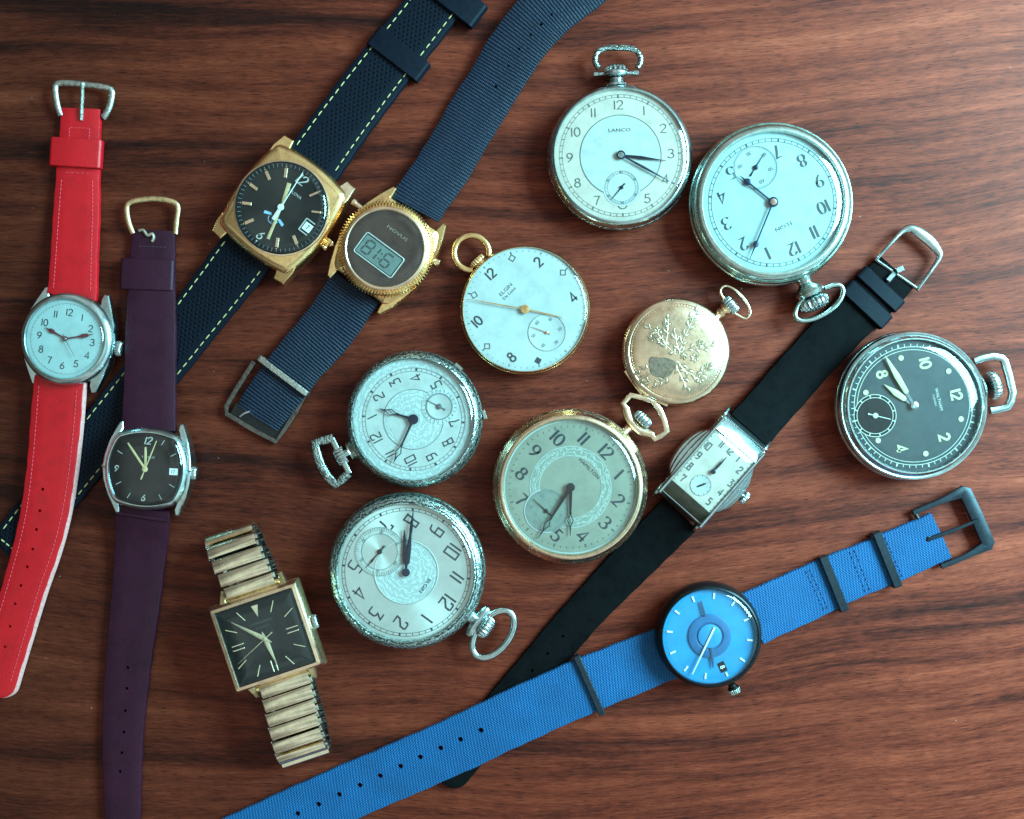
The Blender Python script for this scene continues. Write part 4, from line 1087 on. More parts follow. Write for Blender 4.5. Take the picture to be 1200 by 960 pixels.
def f(mb):  # small winged emblem under the centre
    annulus(mb, 5.4, 6.6, Z + .3, 0, -16, 180, 360, 24)
    for sg in (-1, 1): poly(mb, [(sg * 4, -14), (sg * 6, -11.5), (sg * 14, -14), (sg * 13.4, -17.5)][::sg], Z + .2)
    tick(mb, -pi / 2, 8, 21, 1.2, Z + .3)
ink('emblem', surf('pale_blue_print', (.22, .42, .58), .5), f, dl)
mb = MB(); box(mb, (38, 0, Z + .25), None, 0, 5.2, 5.0, .3, .2); dw = mb.build('date_window', WHITEP, dl)
ink('date_number', INK, lambda mb: numeral(mb, '7', 38, 0, 5.5, Z + .7, w=(.9, .9)), dw)
def f(mb):
    for p in (((43, 8), (31, 8)), ((31, 8), (31, -8)), ((31, -8), (43, -8))): tube(mb, [(*q, Z + .6) for q in p], .8, n=6)
ink('date_frame', SIL, f, dw)
hand('hour_hand', GH, 71.6, [(-4, 1.2), (4, 1.4), (8, 1.9), (30, 2.6)], Z + 2., .7)
hand('minute_hand', GH, -112.6, [(-4, 1.2), (8, 1.5), (40, 2.0)], Z + 3.1, .7)
hand('seconds_hand', WHITEP, 57.5, [(-17, 2.), (-16, 2.1), (-4, 1.9), (-1, .8), (10, .6), (48, .4)], Z + 4.2, .6, 3.8)
glass(domelow(55, 37.8, 8.5, 12))
for sx_ in (-1, 1):
    for sy_ in (-1, 1):
        lug([(sx_ * x, sy_ * y) for x, y in ((54, 46), (55, 54), (52.5, 71), (39.5, 72.5), (36.5, 62), (40, 52))], b0 + 3, 33, 7, GOLD if (sx_, sy_) != (1, 1) else GOLDP, case, 0)
crown('crown', GOLD, (60, -2, 19), -37, [(4, 0), (5, 1), (6.5, 1.5, 1), (7, 3, 1), (7, 7, 1), (5.5, 8, 1)], 18, .9)
up = strap_path([(362, 200, 15, 68), (370, 190, 13, 69), (400, 148, 7, 68), (440, 95, 3, 66), (480, 45, 1.5, 65), (515, 0, 1.5, 64), (545, -42, 1.5, 63), (575, -80, 1.5, 62)])
mb = MB(); F1 = ribbon(mb, up, 9, e=2.6); s1 = mb.build('strap', PERF)
mb = MB()
for sg in (-1, 1): stitches(mb, F1, 16, 330, lambda w, sg=sg: sg * (w / 2 - 7), 11, 6.6, .75, 9.1)
mb.build('stitching', THREADY, s1)
for (x, y, bw) in ((468, 67, 27), (533, 2, 32)):
    mb = MB(); loop_band(mb, L(x, y, .6), LA(52.5), 77, 15, bw, 2.2, 5); mb.build('keeper', RUBBER, s1)
dn = strap_path([(296, 289, 14, 68), (286, 301, 12, 68), (250, 348, 5, 66), (205, 405, 1.5, 64), (160, 461, 1.2, 63), (120, 510, 1.2, 62), (75, 567, 1.2, 59), (40, 610, 1.2, 56), (9, 648, 1.2, 53)])
mb = MB(); F2 = ribbon(mb, dn, 6, e=2.2, tip=.75); s2 = mb.build('strap', PERF)
mb = MB(); tt = F2[-1][5]
for sg in (-1, 1): stitches(mb, F2, 16, tt - 20, lambda w, sg=sg: sg * (w / 2 - 6.5), 11, 6.6, .75, 6.1)
for k in range(4):
    A = along(F2, tt - 10); B = along(F2, tt - 9)
    tube(mb, [tuple(A[0] + A[2] * (-13 + k * 7.5) + A[3] * 6.2), tuple(A[0] + A[2] * (-8.5 + k * 7.5) + A[3] * 6.4)], .8, n=6)
mb.build('stitching', THREADY, s2)

# ================================================================== 12. gold digital watch
begin('wrist_watch', 'round gold digital wristwatch with coin-edge bezel on a ribbed navy fabric strap', 'wristwatch', GW, 451, 291, 38, 53.5)
b0 = 4
mb = MB(); O = bulged(38, 55, 18, -1, 14, .1)
prof_loft(mb, O, [(6, b0), (1, b0 + 4), (0, b0 + 9), (0, 22), (2, 26), (6, 28)], True, True); case = mb.build('case', GOLD)
mb = MB(); lathe(mb, [(56, 27), (57.4, 28.5, 2.3), (57.2, 32, 2.5), (54, 35.6, 2.5), (50.4, 37.2, 1.6), (49.4, 36.4)], 360); bz = mb.build('bezel', GOLD, case, 20)
mb = MB(); lathe(mb, [(49.6, 36), (49.2, 38), (47.8, 39), (46, 39.2), (45, 38.4), (44.6, 36.5)], 120); mb.build('inner_ring', GOLDP, bz)
dl = dial_disc(45, 37.2, surf('smoked_face', (.045, .020, .015), .3, 0, .3, 2.)); Z = 37.4
mb = MB(); pl = [(-27.5, -14), (27.5, -14), (27.5, 14), (-27.5, 14)]
def rrect(w, h, r, cx=0, cy=0, n=5):
    out = []
    for sx_, sy_, a0 in ((1, 1, 0), (-1, 1, 90), (-1, -1, 180), (1, -1, 270)):
        for i in range(n): a = radians(a0 + 90 * i / (n - 1)); out.append((cx + sx_ * (w - r) + r * cos(a), cy + sy_ * (h - r) + r * sin(a)))
    return out
cy_ = -10.5
lc = MB(); poly(lc, rrect(25.5, 12, 1.5, -1, cy_), Z + .1); lo = lc.build('lcd_screen', LCD, dl)
mb = MB(); A = rrect(27.2, 13.8, 2.5, -1, cy_); tube(mb, [(x, y, Z + .4) for x, y in A], .85, .7, 8, True); mb.build('lcd_frame', surf('silver_print', (.52, .52, .48), .4, .4), lo)
mb = MB(); A = rrect(26.2, 12.8, 2, -1, cy_); tube(mb, [(x, y, Z + .25) for x, y in A], .8, .4, 6, True); mb.build('lcd_dark_line', D_BLACK, lo)  # thin black line just inside the frame
SEG = {'8': 'abcdefg', '1': 'bc', '6': 'acdefg'}
def f(mb):
    def seg(ch, cx, w=5., h=8.2):
        S_ = {'a': ((-w, h), (w, h)), 'b': ((w, h), (w, 0)), 'c': ((w, 0), (w, -h)), 'd': ((-w, -h), (w, -h)), 'e': ((-w, 0), (-w, -h)), 'f': ((-w, h), (-w, 0)), 'g': ((-w, 0), (w, 0))}
        for i, k in enumerate(SEG[ch]):
            (x0, y0), (x1, y1) = S_[k]; l = hypot(x1 - x0, y1 - y0); ux, uy = (x1 - x0) / l, (y1 - y0) / l
            P = []
            for d, q in ((.4, 0), (1.6, 1.15), (l - 1.6, 1.15), (l - .4, 0), (l - 1.6, -1.15), (1.6, -1.15)):
                P.append((cx + (x0 + ux * d - uy * q) + (y0 + uy * d + ux * q) * .08, cy_ + (y0 + uy * d + ux * q)))
            poly(mb, P, Z + .3)
    seg('8', -16.5); seg('1', -8.5); seg('6', 10)
    for y in (3.2, -3.8): lathe(mb, [(1.2, Z + .3), (0, Z + .35)], 10, 1, cy_ + y)
ink('digits', surf('lcd_segment', (.03, .045, .042), .5), f, lo)
ink('brand_print', surf('dim_gold_print', (.30, .20, .16), .5), lambda mb: word(mb, 'NOVUS', 1, 23, 3.6, Z + .1, 0, 1.7), dl)
glass([(45.6, 38.3), (44.5, 38.8), (30, 39.1), (0, 39.3)])
for sx_ in (-1, 1):
    for sy_ in (-1, 1):
        lug([(sx_ * x, sy_ * y) for x, y in ((55.5, 14), (52, 32), (46, 50), (39, 66), (34.5, 66.5), (33, 56), (36, 46), (46, 30))], b0 + 3, 27.4, 5, GOLD, case, 0)
for x, y, d in ((417.5, 239.5, 143), (383, 287, 190), (509.5, 307, -22)):
    mb = MB(); c = L(x, y, 18); a = LA(d); axis_lathe(mb, [(3.5, -8), (3.5, 0), (4.8, .5), (4.8, 5), (3.8, 6)], c, a, 18); mb.build('pusher', GOLDP)
up = strap_path([(486, 246, 14, 64), (494, 233, 12, 65), (520, 196, 7, 65), (555, 137, 4, 65), (580, 97, 6, 65), (604, 58, 10, 66), (633, 22, 13, 67), (668, -8, 14, 68), (710, -40, 12, 68), (750, -70, 8, 68)])
mb = MB(); F1 = ribbon(mb, up, 4.5, e=1.2); s1 = mb.build('strap', NAVY)
round_holes(s1, [(581, 101.5), (596, 78), (608, 59), (622, 43), (634, 31), (646, 20)], 10, 1.7)
dn = strap_path([(418, 337, 13, 66), (410, 349, 11, 66), (385, 385, 6, 65), (352, 423, 5, 64), (330, 452, 5, 63), (312, 476, 3, 61), (303, 490, 1.4, 58)])
mb = MB(); F2 = ribbon(mb, dn, 5, e=1.2); s2 = mb.build('strap', NAVY)
mb = MB(); loop_band(mb, L(334, 441, 2), LA(233), 75, 15, 7, 3., 4); mb.build('keeper', PITTED, s2)
mb = MB(); P = [L(x, y, z) for x, y, z in ((361, 455, 6), (347, 483, 6), (334, 503, 5.5), (324, 517.5, 5), (296, 503, 5), (266, 485, 5), (266, 476, 5.5), (277, 457, 6), (298, 424, 6))]
tube(mb, P, 3., 2.4, 8, False, True); bk = mb.build('buckle', STEELDK, s2)
mb = MB(); P = [L(*q) for q in ((270, 474, 3), (327, 505, 3))]
c = L(300, 494, 3); box(mb, c, None, LA(-29), 32, 9, 1.6, .6); mb.build('buckle_plate', surf('near_black_steel', (.03, .028, .028), .35, .8), s2)  # near-black plate inside the buckle frame
mb = MB(); tube(mb, [L(281, 488, 7), L(287, 484, 8.5), L(293, 482, 8)], 1.5, n=8); mb.build('buckle_pin', CHROME, s2)

# ================================================================== 13. square gold watch on an expanding bracelet
begin('wrist_watch', 'square gold wristwatch with black dial on a gold expanding metal bracelet', 'wristwatch', GW, 310.5, 748.7, 62, 108.5)
b0 = 38
SQ = [(-55, -52), (55, -52), (55, 52), (-55, 52)]
def box_ring(w, h, ins, z): return [(x - math.copysign(ins, x), y - math.copysign(ins, y), z) for x, y in ((-w, -h), (w, -h), (w, h), (-w, h))]
mb = MB(); cxo, cyo = 0.5, 1.0
def ring(w, h, z): return [(cxo + x, cyo + y, z) for x, y in rrect(w, h, 2.2, n=4)]
loft(mb, [ring(46, 44, b0), ring(53, 51, b0 + 4), ring(56.5, 54, b0 + 10), ring(56, 53.5, 54), ring(53, 50.5, 61.5)], True, True, True); case = mb.build('case', GOLDW)
mb = MB(); loft(mb, [ring(55, 53, 56), ring(53.6, 51.4, 61), ring(52, 49.6, 64.2), ring(48.2, 46.2, 65), ring(47.6, 45.6, 63.6), ring(47.4, 45.4, 62)], True); mb.build('bezel', GOLDP, case)
mb = MB(); poly(mb, [(cxo + x, cyo + y) for x, y in rrect(47.6, 45.6, 1.5)], 62.4); dl = mb.build('dial', D_BLACK); Z = 62.7
GM = surf('pale_gold_marker', (.74, .66, .44), .25, .8)
def f(mb):
    for h in (1, 2, 4, 5, 7, 8, 10, 11):
        a = hour_ang(h); r = min(40.5 / max(abs(cos(a)), .01), 38.5 / max(abs(sin(a)), .01)); c, s = cos(a), sin(a)
        box(mb, ((r - 6) * c, (r - 6) * s, Z + .5), None, a, 7, .6, .5, .2)
    for h in (3, 9, 6):
        a = hour_ang(h); c, s = cos(a), sin(a)
        for q in (-2.6, 2.6): box(mb, (33.5 * c - q * s, 33.5 * s + q * c, Z + .5), None, a, 7, .65, .5, .2)
    pts = [(-4, 41), (4, 41), (0, 27)]; prism(mb, pts, Z, Z + 1.2)
ink('hour_markers', GM, f, dl)
ink('brand_print', surf('dim_print2', (.05, .055, .05), .5), lambda mb: (word(mb, 'LONGINES', 1, 20, 3.2, Z, 0, 1.2), word(mb, 'AUTOMATIC', 1, 14, 2., Z, 0, 1.)), dl)
dph = lambda l, w: [(-9, .4), (-3, 1.6), (0, 2.4), (6, w), (l, .4)]
hand('hour_hand', GM, -65, dph(33, 3.0), Z + 1.6, .7)
hand('minute_hand', GM, 154, dph(44, 2.9), Z + 2.6, .7)
hand('seconds_hand', GM, -137, [(-12, .7), (0, .5), (43, .25)], Z + 3.6, .5, 2.4)
mb = MB(); G = [(cxo + x, cyo + y) for x, y in rrect(48, 46, 1.6, n=4)]
loft(mb, [[(x * k, y * k, z) for x, y in G] for k, z in ((1, 64.2), (.985, 66), (.93, 67.4), (.6, 69), (.3, 69.7))], True, False, True); mb.build('crystal', GLASS)
for sx_ in (-1, 1):
    for sy_ in (-1, 1):
        lug([(cxo + sx_ * x, cyo + sy_ * y) for x, y in ((33, 51), (42, 51), (38, 67), (33.5, 67))], b0 + 6, 58, 10, GOLDW, case, 0)
crown('crown', CHROME, (55, -1, 50), 18.5, [(4, 0), (5, 1.5), (8.5, 2, 1), (8.5, 6, 1), (7, 7.5, 1)], 20, .8)
br = bpy.data.objects.new('bracelet', None); COL.objects.link(br); br.parent = CUR.root
GT, GB = surf('rolled_gold_link', (.90, .76, .55), .17, 1., .12, 4., .08, .12, 20.), CHROME
SHADE = surf('gap_shade_metal', (.05, .048, .04), .4, .8)  # near-black colour paints in the shade between the links
def link(y, z, pit, xo, sg, w):
    """one bracelet link: plated shell over a body coloured as gap shade, with rounded steel ends; pit = pitch angle over the loop"""
    cp, sp = cos(pit), sin(pit)
    def T(p):
        x, t, h = p; h *= sg; return (xo + x, y + t * cp - h * sp, z + t * sp + h * cp)
    def bx(mb, hx, ht, h0, h1, cr=.0):
        sec = [(-ht, h0), (-ht, h1 - 1.2), (-ht + 1.2, h1 - .2), (-ht * .4, h1 + cr), (ht * .4, h1 + cr), (ht - 1.2, h1 - .2), (ht, h1 - 1.2), (ht, h0)]
        loft(mb, [[T((x, t, h if k else h * .96)) for t, h in sec] for k, x in ((0, -hx), (1, -hx + 1.2), (1, hx - 1.2), (0, hx))], True, True, True)
    mb = MB(); bx(mb, w, 7.7, 2., 7.2, .9); top = mb.build('link', GT, br)
    mb = MB(); bx(mb, w - 3, 6.6, -4.5, 1.8); mb.build('link_body', SHADE, top)
    mb = MB()
    for sx in (-1, 1):
        for t0 in (-4.4, 4.4):
            sec = rrect(3.4, 2.8, .9, t0, -1.2, 3)
            loft(mb, [[T((sx * x, t, h)) for t, h in sec] for x in (w - 5, w + .8, w + 1.6)], True, True, True)
    mb.build('link_end', GB, top)
def bracelet(path, w0, w1, sg):
    P = smooth_path(path, False, 1.); acc = [0]
    for a, b in zip(P, P[1:]): acc.append(acc[-1] + hypot(b[1] - a[1], b[2] - a[2]))
    s = 6.; k = 0
    while s < acc[-1] - 5:
        i = next(j for j in range(len(acc)) if acc[j] >= s); a, b = P[max(0, i - 1)], P[min(len(P) - 1, i + 1)]
        t = s / acc[-1]
        link(P[i][1], P[i][2], atan2(b[2] - a[2], b[1] - a[1]), P[i][0], sg, w0 + (w1 - w0) * t); s += 17.0
# loop of links: out from the lug, over the end and back underneath (x drift, along 12-6, height)
bracelet([(0, 56, 47), (-2, 72, 47), (-6, 98, 44), (-9, 116, 37), (-11, 128, 22), (-10, 120, 9), (-8, 100, 6), (-5, 70, 6), (-3, 40, 6)], 30, 29, 1)
bracelet([(2, -54, 47), (1, -70, 47), (-4, -110, 45), (-8, -138, 38), (-10, -153, 22), (-9, -145, 9), (-7, -120, 6), (-5, -80, 6), (-3, -40, 6)], 30, 29, -1)
for sy_ in (-1, 1):
    mb = MB(); tube(mb, [(-34, sy_ * 57 + 1, 48), (34, sy_ * 57 + 1, 48)], 3.4, n=10); mb.build('end_bar', GOLDW, br)

# ================================================================== 14. rectangular chrome watch on black leather
begin('wrist_watch', 'rectangular stepped chrome wristwatch with square cream dial on a plain black leather strap', 'wristwatch', GW, 835.8, 552.8, 40, 48.8)
b0 = 3
mb = MB(); A = [(-33.5, -57), (33, -57), (33, 62), (-33.5, 62)]
def ringp(pts, ins, z): return [(x, y, z) for x, y in inset(pts, ins)]
loft(mb, [ringp(A, 5, b0), ringp(A, 0, b0 + 5), ringp(A, 0, 28), ringp(A, 1.5, 30)], True, True, True); case = mb.build('case', CHROME)
# sloping end plates above and below the glass, stepped bows on the flanks
for nm, ys in (('upper', ((41, 40), (57, 33), (66, 22), (66.5, 18))), ('lower', ((-39, 40), (-53, 32), (-59, 22), (-59.5, 18)))):
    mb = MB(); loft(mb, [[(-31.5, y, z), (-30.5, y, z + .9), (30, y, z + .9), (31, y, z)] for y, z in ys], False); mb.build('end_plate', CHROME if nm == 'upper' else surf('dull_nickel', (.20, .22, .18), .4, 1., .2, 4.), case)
for sg in (-1, 1):
    for k, (bx_, z0, z1, yy) in enumerate(((6, 8, 36, 40), (11, 6, 31, 37), (14.5, 5, 25, 35))):
        pts = [(sg * (31.5 + (bx_ + 2 if sg > 0 else bx_) * sqrt(max(0, 1 - (i / 10) ** 2))), i / 10 * yy) for i in range(-10, 11)]
        pts += [(sg * 30.5, yy), (sg * 30.5, -yy)]
        if sg < 0: pts = pts[::-1]
        mb = MB(); prof_loft(mb, pts, [(0, z0), (0, z1 - 2), (.9, z1 - .5), (2.2, z1)]); mb.build('side_step', CHROME, case)
    mb = MB(); box(mb, (sg * 31.5, -2, 36), None, pi / 2, 58, 2.0, 5.5, 1.2); mb.build('side_rail', CHROME, case)
    for sy_ in (-1, 1):
        mb = MB(); tube(mb, [(sg * 31.6, sy_ * 50, 27), (sg * 31.6, sy_ * 60, 23), (sg * 31.6, 70 if sy_ > 0 else -64, 17), (sg * 31.6, 73 if sy_ > 0 else -66, 13)], [3.6, 3.6, 3.2, 2.2], [5, 5, 4, 3], 10); mb.build('lug', CHROME, case)
mb = MB(); poly(mb, [(-29.5, -39), (29.5, -39), (29.5, 41), (-29.5, 41)], 38.4); dl = mb.build('dial', D_CREAM); Z = 38.7
pos = {1: (13, 31), 2: (23, 22), 3: (25, 4), 4: (23, -12), 5: (20, -29), 7: (-21, -29), 8: (-24, -13), 9: (-24.5, 3), 10: (-24, 19), 11: (-13, 31), 12: (0, 32)}
def f(mb):
    for h, (x, y) in pos.items(): numeral(mb, str(h), x, y, 8.5, Z, font=DECO, w=(1.3, 1.5), xs=.85)
    for i in range(24):
        a = 2 * pi * i / 24; r = min(27.5 / max(abs(cos(a)), .01), 38 / max(abs(sin(a)), .01))
    for y in range(-36, 40, 6): tick(mb, 0, 27.6, 29, .7, Z, 0, y); tick(mb, pi, 27.6, 29, .7, Z, 0, y)
ink('numerals', surf('grey_brown_print', (.09, .085, .08), .6), f, dl)
mb = MB(); lathe(mb, [(12.5, Z + .1), (12, Z - .05), (0, Z - .05)], 40, 0, -21.5); sd = mb.build('seconds_dial', D_SILVER, dl)
ink('seconds_track', INKG, lambda mb: sub_marks(mb, 0, -21.5, 10, 12, Z + .25, .4, 12, ((12.2, .4),)), sd)
hand('seconds_hand', BLACKHAND, 20, [(-4, 1.), (0, .9), (4, 1.1), (7, .3)], Z + .7, .4, 1.2, None, 0, -21.5)
hand('hour_hand', BLUED, 45, [(0, .9), (8, 1.1), (17, .5)], Z + 1.6, .5)
hand('minute_hand', BLUED, 47, [(0, .9), (12, 1.2), (23, .4)], Z + 2.4, .5, 3.)
mb = MB(); G = rrect(30, 40.5, 1.5, 0, 1, 4)
loft(mb, [[(x * k, y * k2, z) for x, y in G] for k, k2, z in ((1, 1, 40), (.99, .99, 41.6), (.93, .95, 43.4), (.6, .7, 45.4), (.3, .35, 46.2))], True, False, True); mb.build('crystal', GLASS)
crown('crown', CHROME, (47.5, 2.7, 18), -41.2, [(3, 0), (4, 2), (7.5, 2.5, 1), (8, 4, 1), (8, 7.5, 1), (6, 9, 1)], 18, .8)
up = strap_path([(876, 505, 12, 58), (882, 498, 10.5, 58), (912, 464, 5, 58), (950, 421, 2, 58), (985, 384, 1.2, 58.5), (1012, 357, 1.2, 59), (1033, 336, 1.2, 58), (1049, 319, 1.2, 57)])
mb = MB(); F1 = ribbon(mb, up, 7, e=2.2, crown=.8); s1 = mb.build('strap', BLACKL)
mb = MB(); loop_band(mb, L(1012.5, 358, .4), LA(47), 67, 14, 20, 2, 4); mb.build('keeper', RUBBER, s1)
mb = MB(); loop_band(mb, L(1029, 340, .4), LA(47), 65, 12.5, 17, 2, 4); mb.build('keeper', RUBBER, s1)
mb = MB(); P = [L(x, y, z) for x, y, z in ((1027, 305, 9), (1031, 299.5, 10), (1045, 284, 11), (1058, 271, 11), (1068, 268, 11.5), (1080, 275, 12), (1091, 284, 12), (1100, 295, 11.5), (1101, 302, 11), (1092, 316, 10.5), (1079, 334, 10), (1075, 340, 9))]
r = [2, 2.2, 2.6, 3.4, 5.2, 6.6, 6.6, 5.2, 3.4, 2.6, 2.2, 2]
Pn = smooth_path([(*p, q) for p, q in zip(P, r)], False, 2); tube(mb, [p[:3] for p in Pn], [p[3] for p in Pn], [2.6 + .15 * p[3] for p in Pn], 12); mb.build('buckle', CHROME, s1)
mb = MB(); tube(mb, [L(1025, 304, 8.5), L(1077, 340, 8.5)], 2.2, n=8); mb.build('buckle_bar', STEELDK, s1)
mb = MB(); c = L(1044, 325, 12.5); box(mb, c, None, LA(49), 6, 3., 1.6, .8); c = L(1054.5, 316, 13); box(mb, c, None, LA(25), 5, 3.2, 2, .8); mb.build('buckle_pin', CHROME, s1)
dn = strap_path([(797, 602, 11, 55), (790, 609, 9, 55), (760, 639, 2.5, 53), (720, 680, 1, 50.5), (682, 720, 1, 48), (650, 757, 1, 47.5), (616, 797, 1, 46.5), (580, 840, 1, 45), (548, 882, 1, 43), (520, 918, 1, 41)])
mb = MB(); F2 = ribbon(mb, dn, 5.5, tip=1., e=1.8, crown=.6); s2 = mb.build('strap', BLACKL)
round_holes(s2, [(659.6, 745), (641.6, 765), (623.6, 785), (605, 806)], 4, 2.)

# ================================================================== 15. blue watch on blue nylon
begin('wrist_watch', 'black-cased wristwatch with bright blue dial on a bright blue woven nylon strap', 'wristwatch', GW, 833, 747, 38, 24)
b0 = 4
mb = MB(); R = 63
lathe(mb, [(0, b0), (48, b0), (56, b0 + 2), (61, b0 + 7), (63, b0 + 14), (62.5, 26), (61, 31), (58.8, 35)], 112); case = mb.build('case', BLACKM)
mb = MB(); lathe(mb, [(60.6, 32), (60.4, 35), (58.5, 37.6), (56.8, 38.2), (56, 37), (55.8, 30)], 112); mb.build('bezel', BLACKM, case)
dl = dial_disc(56, 31, D_BLUE); Z = 31.3
mb = MB(); lathe(mb, [(25.5, Z - .1), (25.2, Z + 1.4), (24, Z + 1.8), (16.5, Z + 1.8), (15.5, Z + .9), (15, Z + .6), (0, Z + .9)], 72); mb.build('raised_disc', D_BLUEDK, dl)
mb = MB(); lathe(mb, [(14, Z + .8), (13.8, Z + 2.2), (12.5, Z + 2.6), (0, Z + 2.8)], 56); mb.build('centre_disc', D_BLUE, dl)
def f(mb):
    for h in range(12):
        if h == 3: continue
        a = hour_ang(h); c, s = cos(a), sin(a); box(mb, (47.5 * c, 47.5 * s, Z + .3), None, a, 3.6, 1.1, .4, .2)
    a = hour_ang(3); c, s = cos(a), sin(a); box(mb, (49.5 * c, 49.5 * s, Z + .3), None, a, 2.6, 1.1, .4, .2)
ink('hour_markers', WHITEP, f, dl)
ink('minute_track', surf('pale_blue_line', (.12, .42, .62), .5), lambda mb: track(mb, 52.8, 54.2, Z, .4, .3), dl)
mb = MB(); box(mb, (39.5, -1, Z + .2), None, 0, 6, 4, .3, .2); dw = mb.build('date_window', BLACKM, dl)
ink('date_number', WHITEP, lambda mb: numeral(mb, '8', 39.5, -1, 5, Z + .7, w=(1., 1.), up=0), dw)
DKB = surf('dark_blue_hand', (.006, .06, .13), .4)
hand('hour_hand', DKB, -84, [(14, 1.6), (24, 1.9), (36, .8), (38, .3)], Z + 2., .6)
hand('minute_hand', DKB, 104, [(24, 1.4), (30, 1.6), (41, 1.4), (43, .6)], Z + 2.2, .6)
hand('seconds_hand', WHITEP, -115.5, [(-12, 1.1), (0, 1.1), (20, 1.0), (49, .7)], Z + 3.6, .6)
glass(domelow(56.6, 36.8, 8, 12))
mb = MB(); axis_lathe(mb, [(5, 0), (5, 3), (7, 3.4), (7, 6)], L(857.5, 802, 17), LA(-66), 20); mb.build('crown_guard', BLACKM)
crown('crown', NICKEL, L(859, 805.5, 17), -66, [(4, 0), (6.5, .5, 1), (7, 2, 1), (7, 7, 1), (5.5, 8, 1)], 16, .9)
up = strap_path([(880, 725, 9, 66), (900, 715.5, 7, 65.5), (940, 697.5, 3, 64.5), (985, 676.5, 2, 62), (1025, 660.5, 2, 61), (1065, 643, 2.4, 60.5), (1088, 633, 3, 60), (1101, 627, 3, 60)])
mb = MB(); F1 = ribbon(mb, up, 7, e=2.4); s1 = mb.build('strap', BLUEW)
mb = MB()
for s_ in (84, 89, 140, 146, 182, 187):
    for q in range(9):
        A = along(F1, s_ * 1.0); o = -26 + q * 6.; tube(mb, [tuple(A[0] + A[2] * o + A[3] * 7.2), tuple(A[0] + A[2] * (o + 3.5) + A[3] * 7.4)], .8, n=6)
mb.build('stitching', THREADB, s1)
for x, y in ((974, 682.5), (1036, 654.5)):
    mb = MB(); loop_band(mb, L(x, y, 1.), LA(22), 71, 14, 10.5, 2.6, 2.5); mb.build('keeper', SATINB, s1)
mb = MB(); P = [L(x, y, z) for x, y, z in ((1069, 601, 7), (1100, 588, 8.5), (1130, 575.5, 9), (1143, 603, 10), (1158, 638, 9), (1130, 652.5, 8.5), (1102, 664, 7))]
P2 = []
for a, b in zip(P, P[1:]): P2 += [tuple(a[i] + (b[i] - a[i]) * t for i in range(3)) for t in (0.02, .3, .6, .98)]
rr = [3.2] * 5 + [4.2, 5.4, 7.2] + [8] * 8 + [7.2, 5.4, 4.2] + [3.2] * 5
tube(mb, P2, rr[:len(P2)], 4., 12, False, True); mb.build('buckle', SATINB, s1)
mb = MB(); tube(mb, [L(1087, 632.5, 9.6), L(1098, 628.5, 11), L(1125, 618.5, 13), L(1147, 609, 14.5)], [2.4, 2.8, 2.2, 1.8], n=8); mb.build('buckle_pin', SATINB, s1)
mb = MB(); tube(mb, [L(1072, 601, 5), L(1105, 664, 5)], 2.6, n=8); mb.build('buckle_bar', BLACKM, s1)
mb = MB(); c = L(1088.5, 631.5, 10.0); lathe(mb, [(3.4, c[2] + .2), (2.8, c[2] + .6), (0, c[2] + .6)], 16, c[0], c[1]); mb.build('pin_slot', BLACKM, s1)
dn = strap_path([(790, 762, 9, 64), (772, 768, 7.5, 65), (735, 783, 7, 66), (690, 801, 8, 67), (640, 823, 8, 67), (590, 846, 8, 67), (540, 870, 5.5, 67), (470, 901, 2, 67), (400, 931, 1.2, 67), (320, 967, 1.2, 67), (240, 1004, 1.2, 66), (190, 1026, 1.2, 66)])
mb = MB(); F2 = ribbon(mb, dn, 6, e=2.2); s2 = mb.build('strap', BLUEW)
round_holes(s2, [(563.6, 854.5), (539.8, 865.6), (516.4, 876), (492.6, 887), (469.3, 898), (445.4, 909.5), (421.6, 920.5), (397.3, 931.5), (373, 943), (348.5, 954)], 8, 3.1)
mb = MB(); loop_band(mb, L(690, 801, 6.5), LA(24), 78, 12.5, 8, 2.4, 3); mb.build('keeper', SATINB, s2)

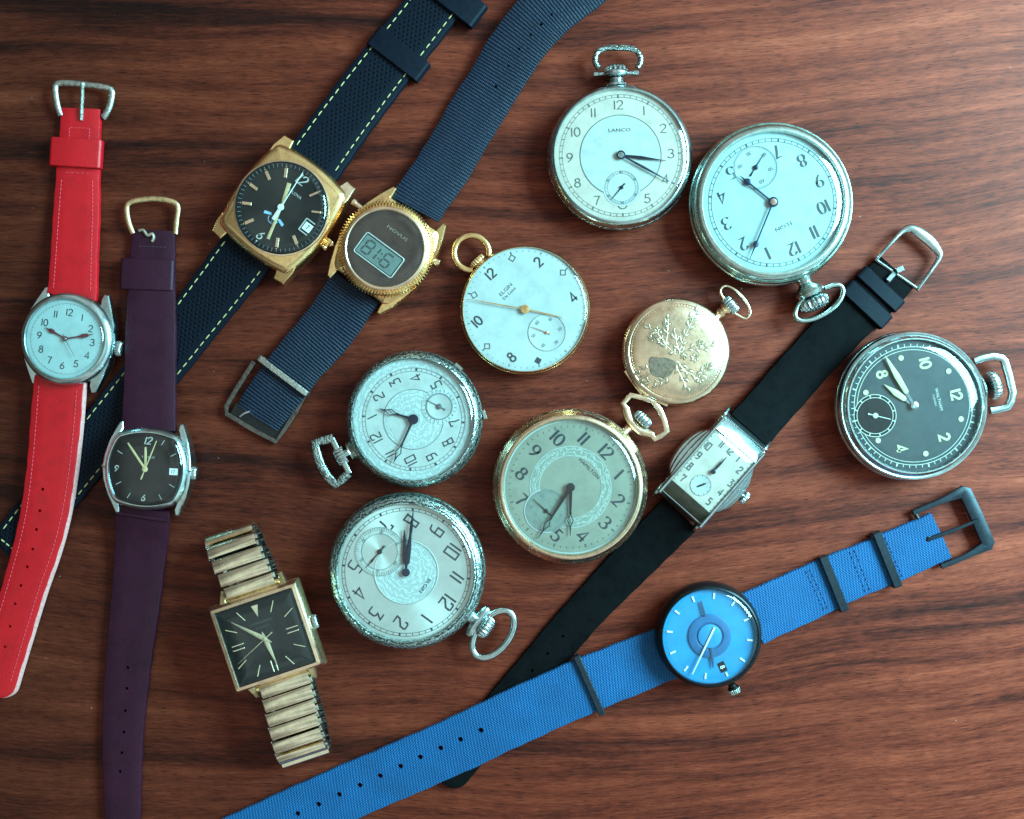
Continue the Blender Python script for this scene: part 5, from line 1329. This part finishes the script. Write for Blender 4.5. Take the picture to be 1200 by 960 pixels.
# ------------------------------------------------------------------ light, sky, camera
wd = bpy.data.worlds.new('World'); SC.world = wd; wd.use_nodes = True
t = wd.node_tree; t.nodes.clear()
out = t.nodes.new('ShaderNodeOutputWorld'); bg = t.nodes.new('ShaderNodeBackground')
c = t.nodes.new('ShaderNodeTexCoord'); sp = t.nodes.new('ShaderNodeSeparateXYZ'); t.links.new(c.outputs['Generated'], sp.inputs[0])
room = noise(t, c.outputs['Generated'], 2.1, 3, .55)
col = ramp(t, room, [(.34, (.07, .075, .075)), (.48, (.27, .31, .31)), (.62, (.52, .62, .62)), (.75, (.70, .82, .82))])
side = ramp(t, math_(t, 'MULTIPLY_ADD', sp.outputs[0], .5, .5), [(.08, (.16, .15, .14)), (.3, (.55, .54, .52)), (.55, (.92, .95, .94)), (.8, (1.1, 1.5, 1.6)), (.97, (1.2, 2.0, 2.2))])
col = mixc(t, 1., col, side, 'MULTIPLY')
zen = ramp(t, sp.outputs[2], [(.70, (1, 1, 1)), (.93, (1.5, 1.62, 1.58))])
t.links.new(mixc(t, 1., col, zen, 'MULTIPLY'), bg.inputs[0]); bg.inputs[1].default_value = WORLD_K
t.links.new(bg.outputs[0], out.inputs[0])
def area(name, loc, aim, sx_, sy_, power, col):
    l = bpy.data.lights.new(name, 'AREA'); l.shape = 'RECTANGLE'; l.size = sx_; l.size_y = sy_; l.energy = power; l.color = col
    o = bpy.data.objects.new(name, l); COL.objects.link(o); o.location = loc
    o.rotation_euler = (Vector(aim) - Vector(loc)).to_track_quat('-Z', 'Y').to_euler(); return o
area('window_light', (47, 17, 35), (4, 1, 0), 34, 26, WIN_P, (.34, .86, 1.0))

cam = bpy.data.cameras.new('camera'); co = bpy.data.objects.new('camera', cam); COL.objects.link(co)
co.location = (0, 0, HC * PX); co.rotation_euler = (0, 0, 0)
cam.sensor_width = 36; cam.lens = 36 * HC / 1200; cam.clip_start = .1; cam.clip_end = 500
SC.camera = co
SC.view_settings.view_transform = 'Standard'; SC.view_settings.look = 'None'; SC.view_settings.exposure = 0; SC.view_settings.gamma = 1
SC.render.engine = 'CYCLES'
SC.cycles.max_bounces = 8; SC.cycles.transparent_max_bounces = 12; SC.cycles.caustics_reflective = False; SC.cycles.caustics_refractive = False
try: SC.cycles.use_denoising = True
except Exception: pass
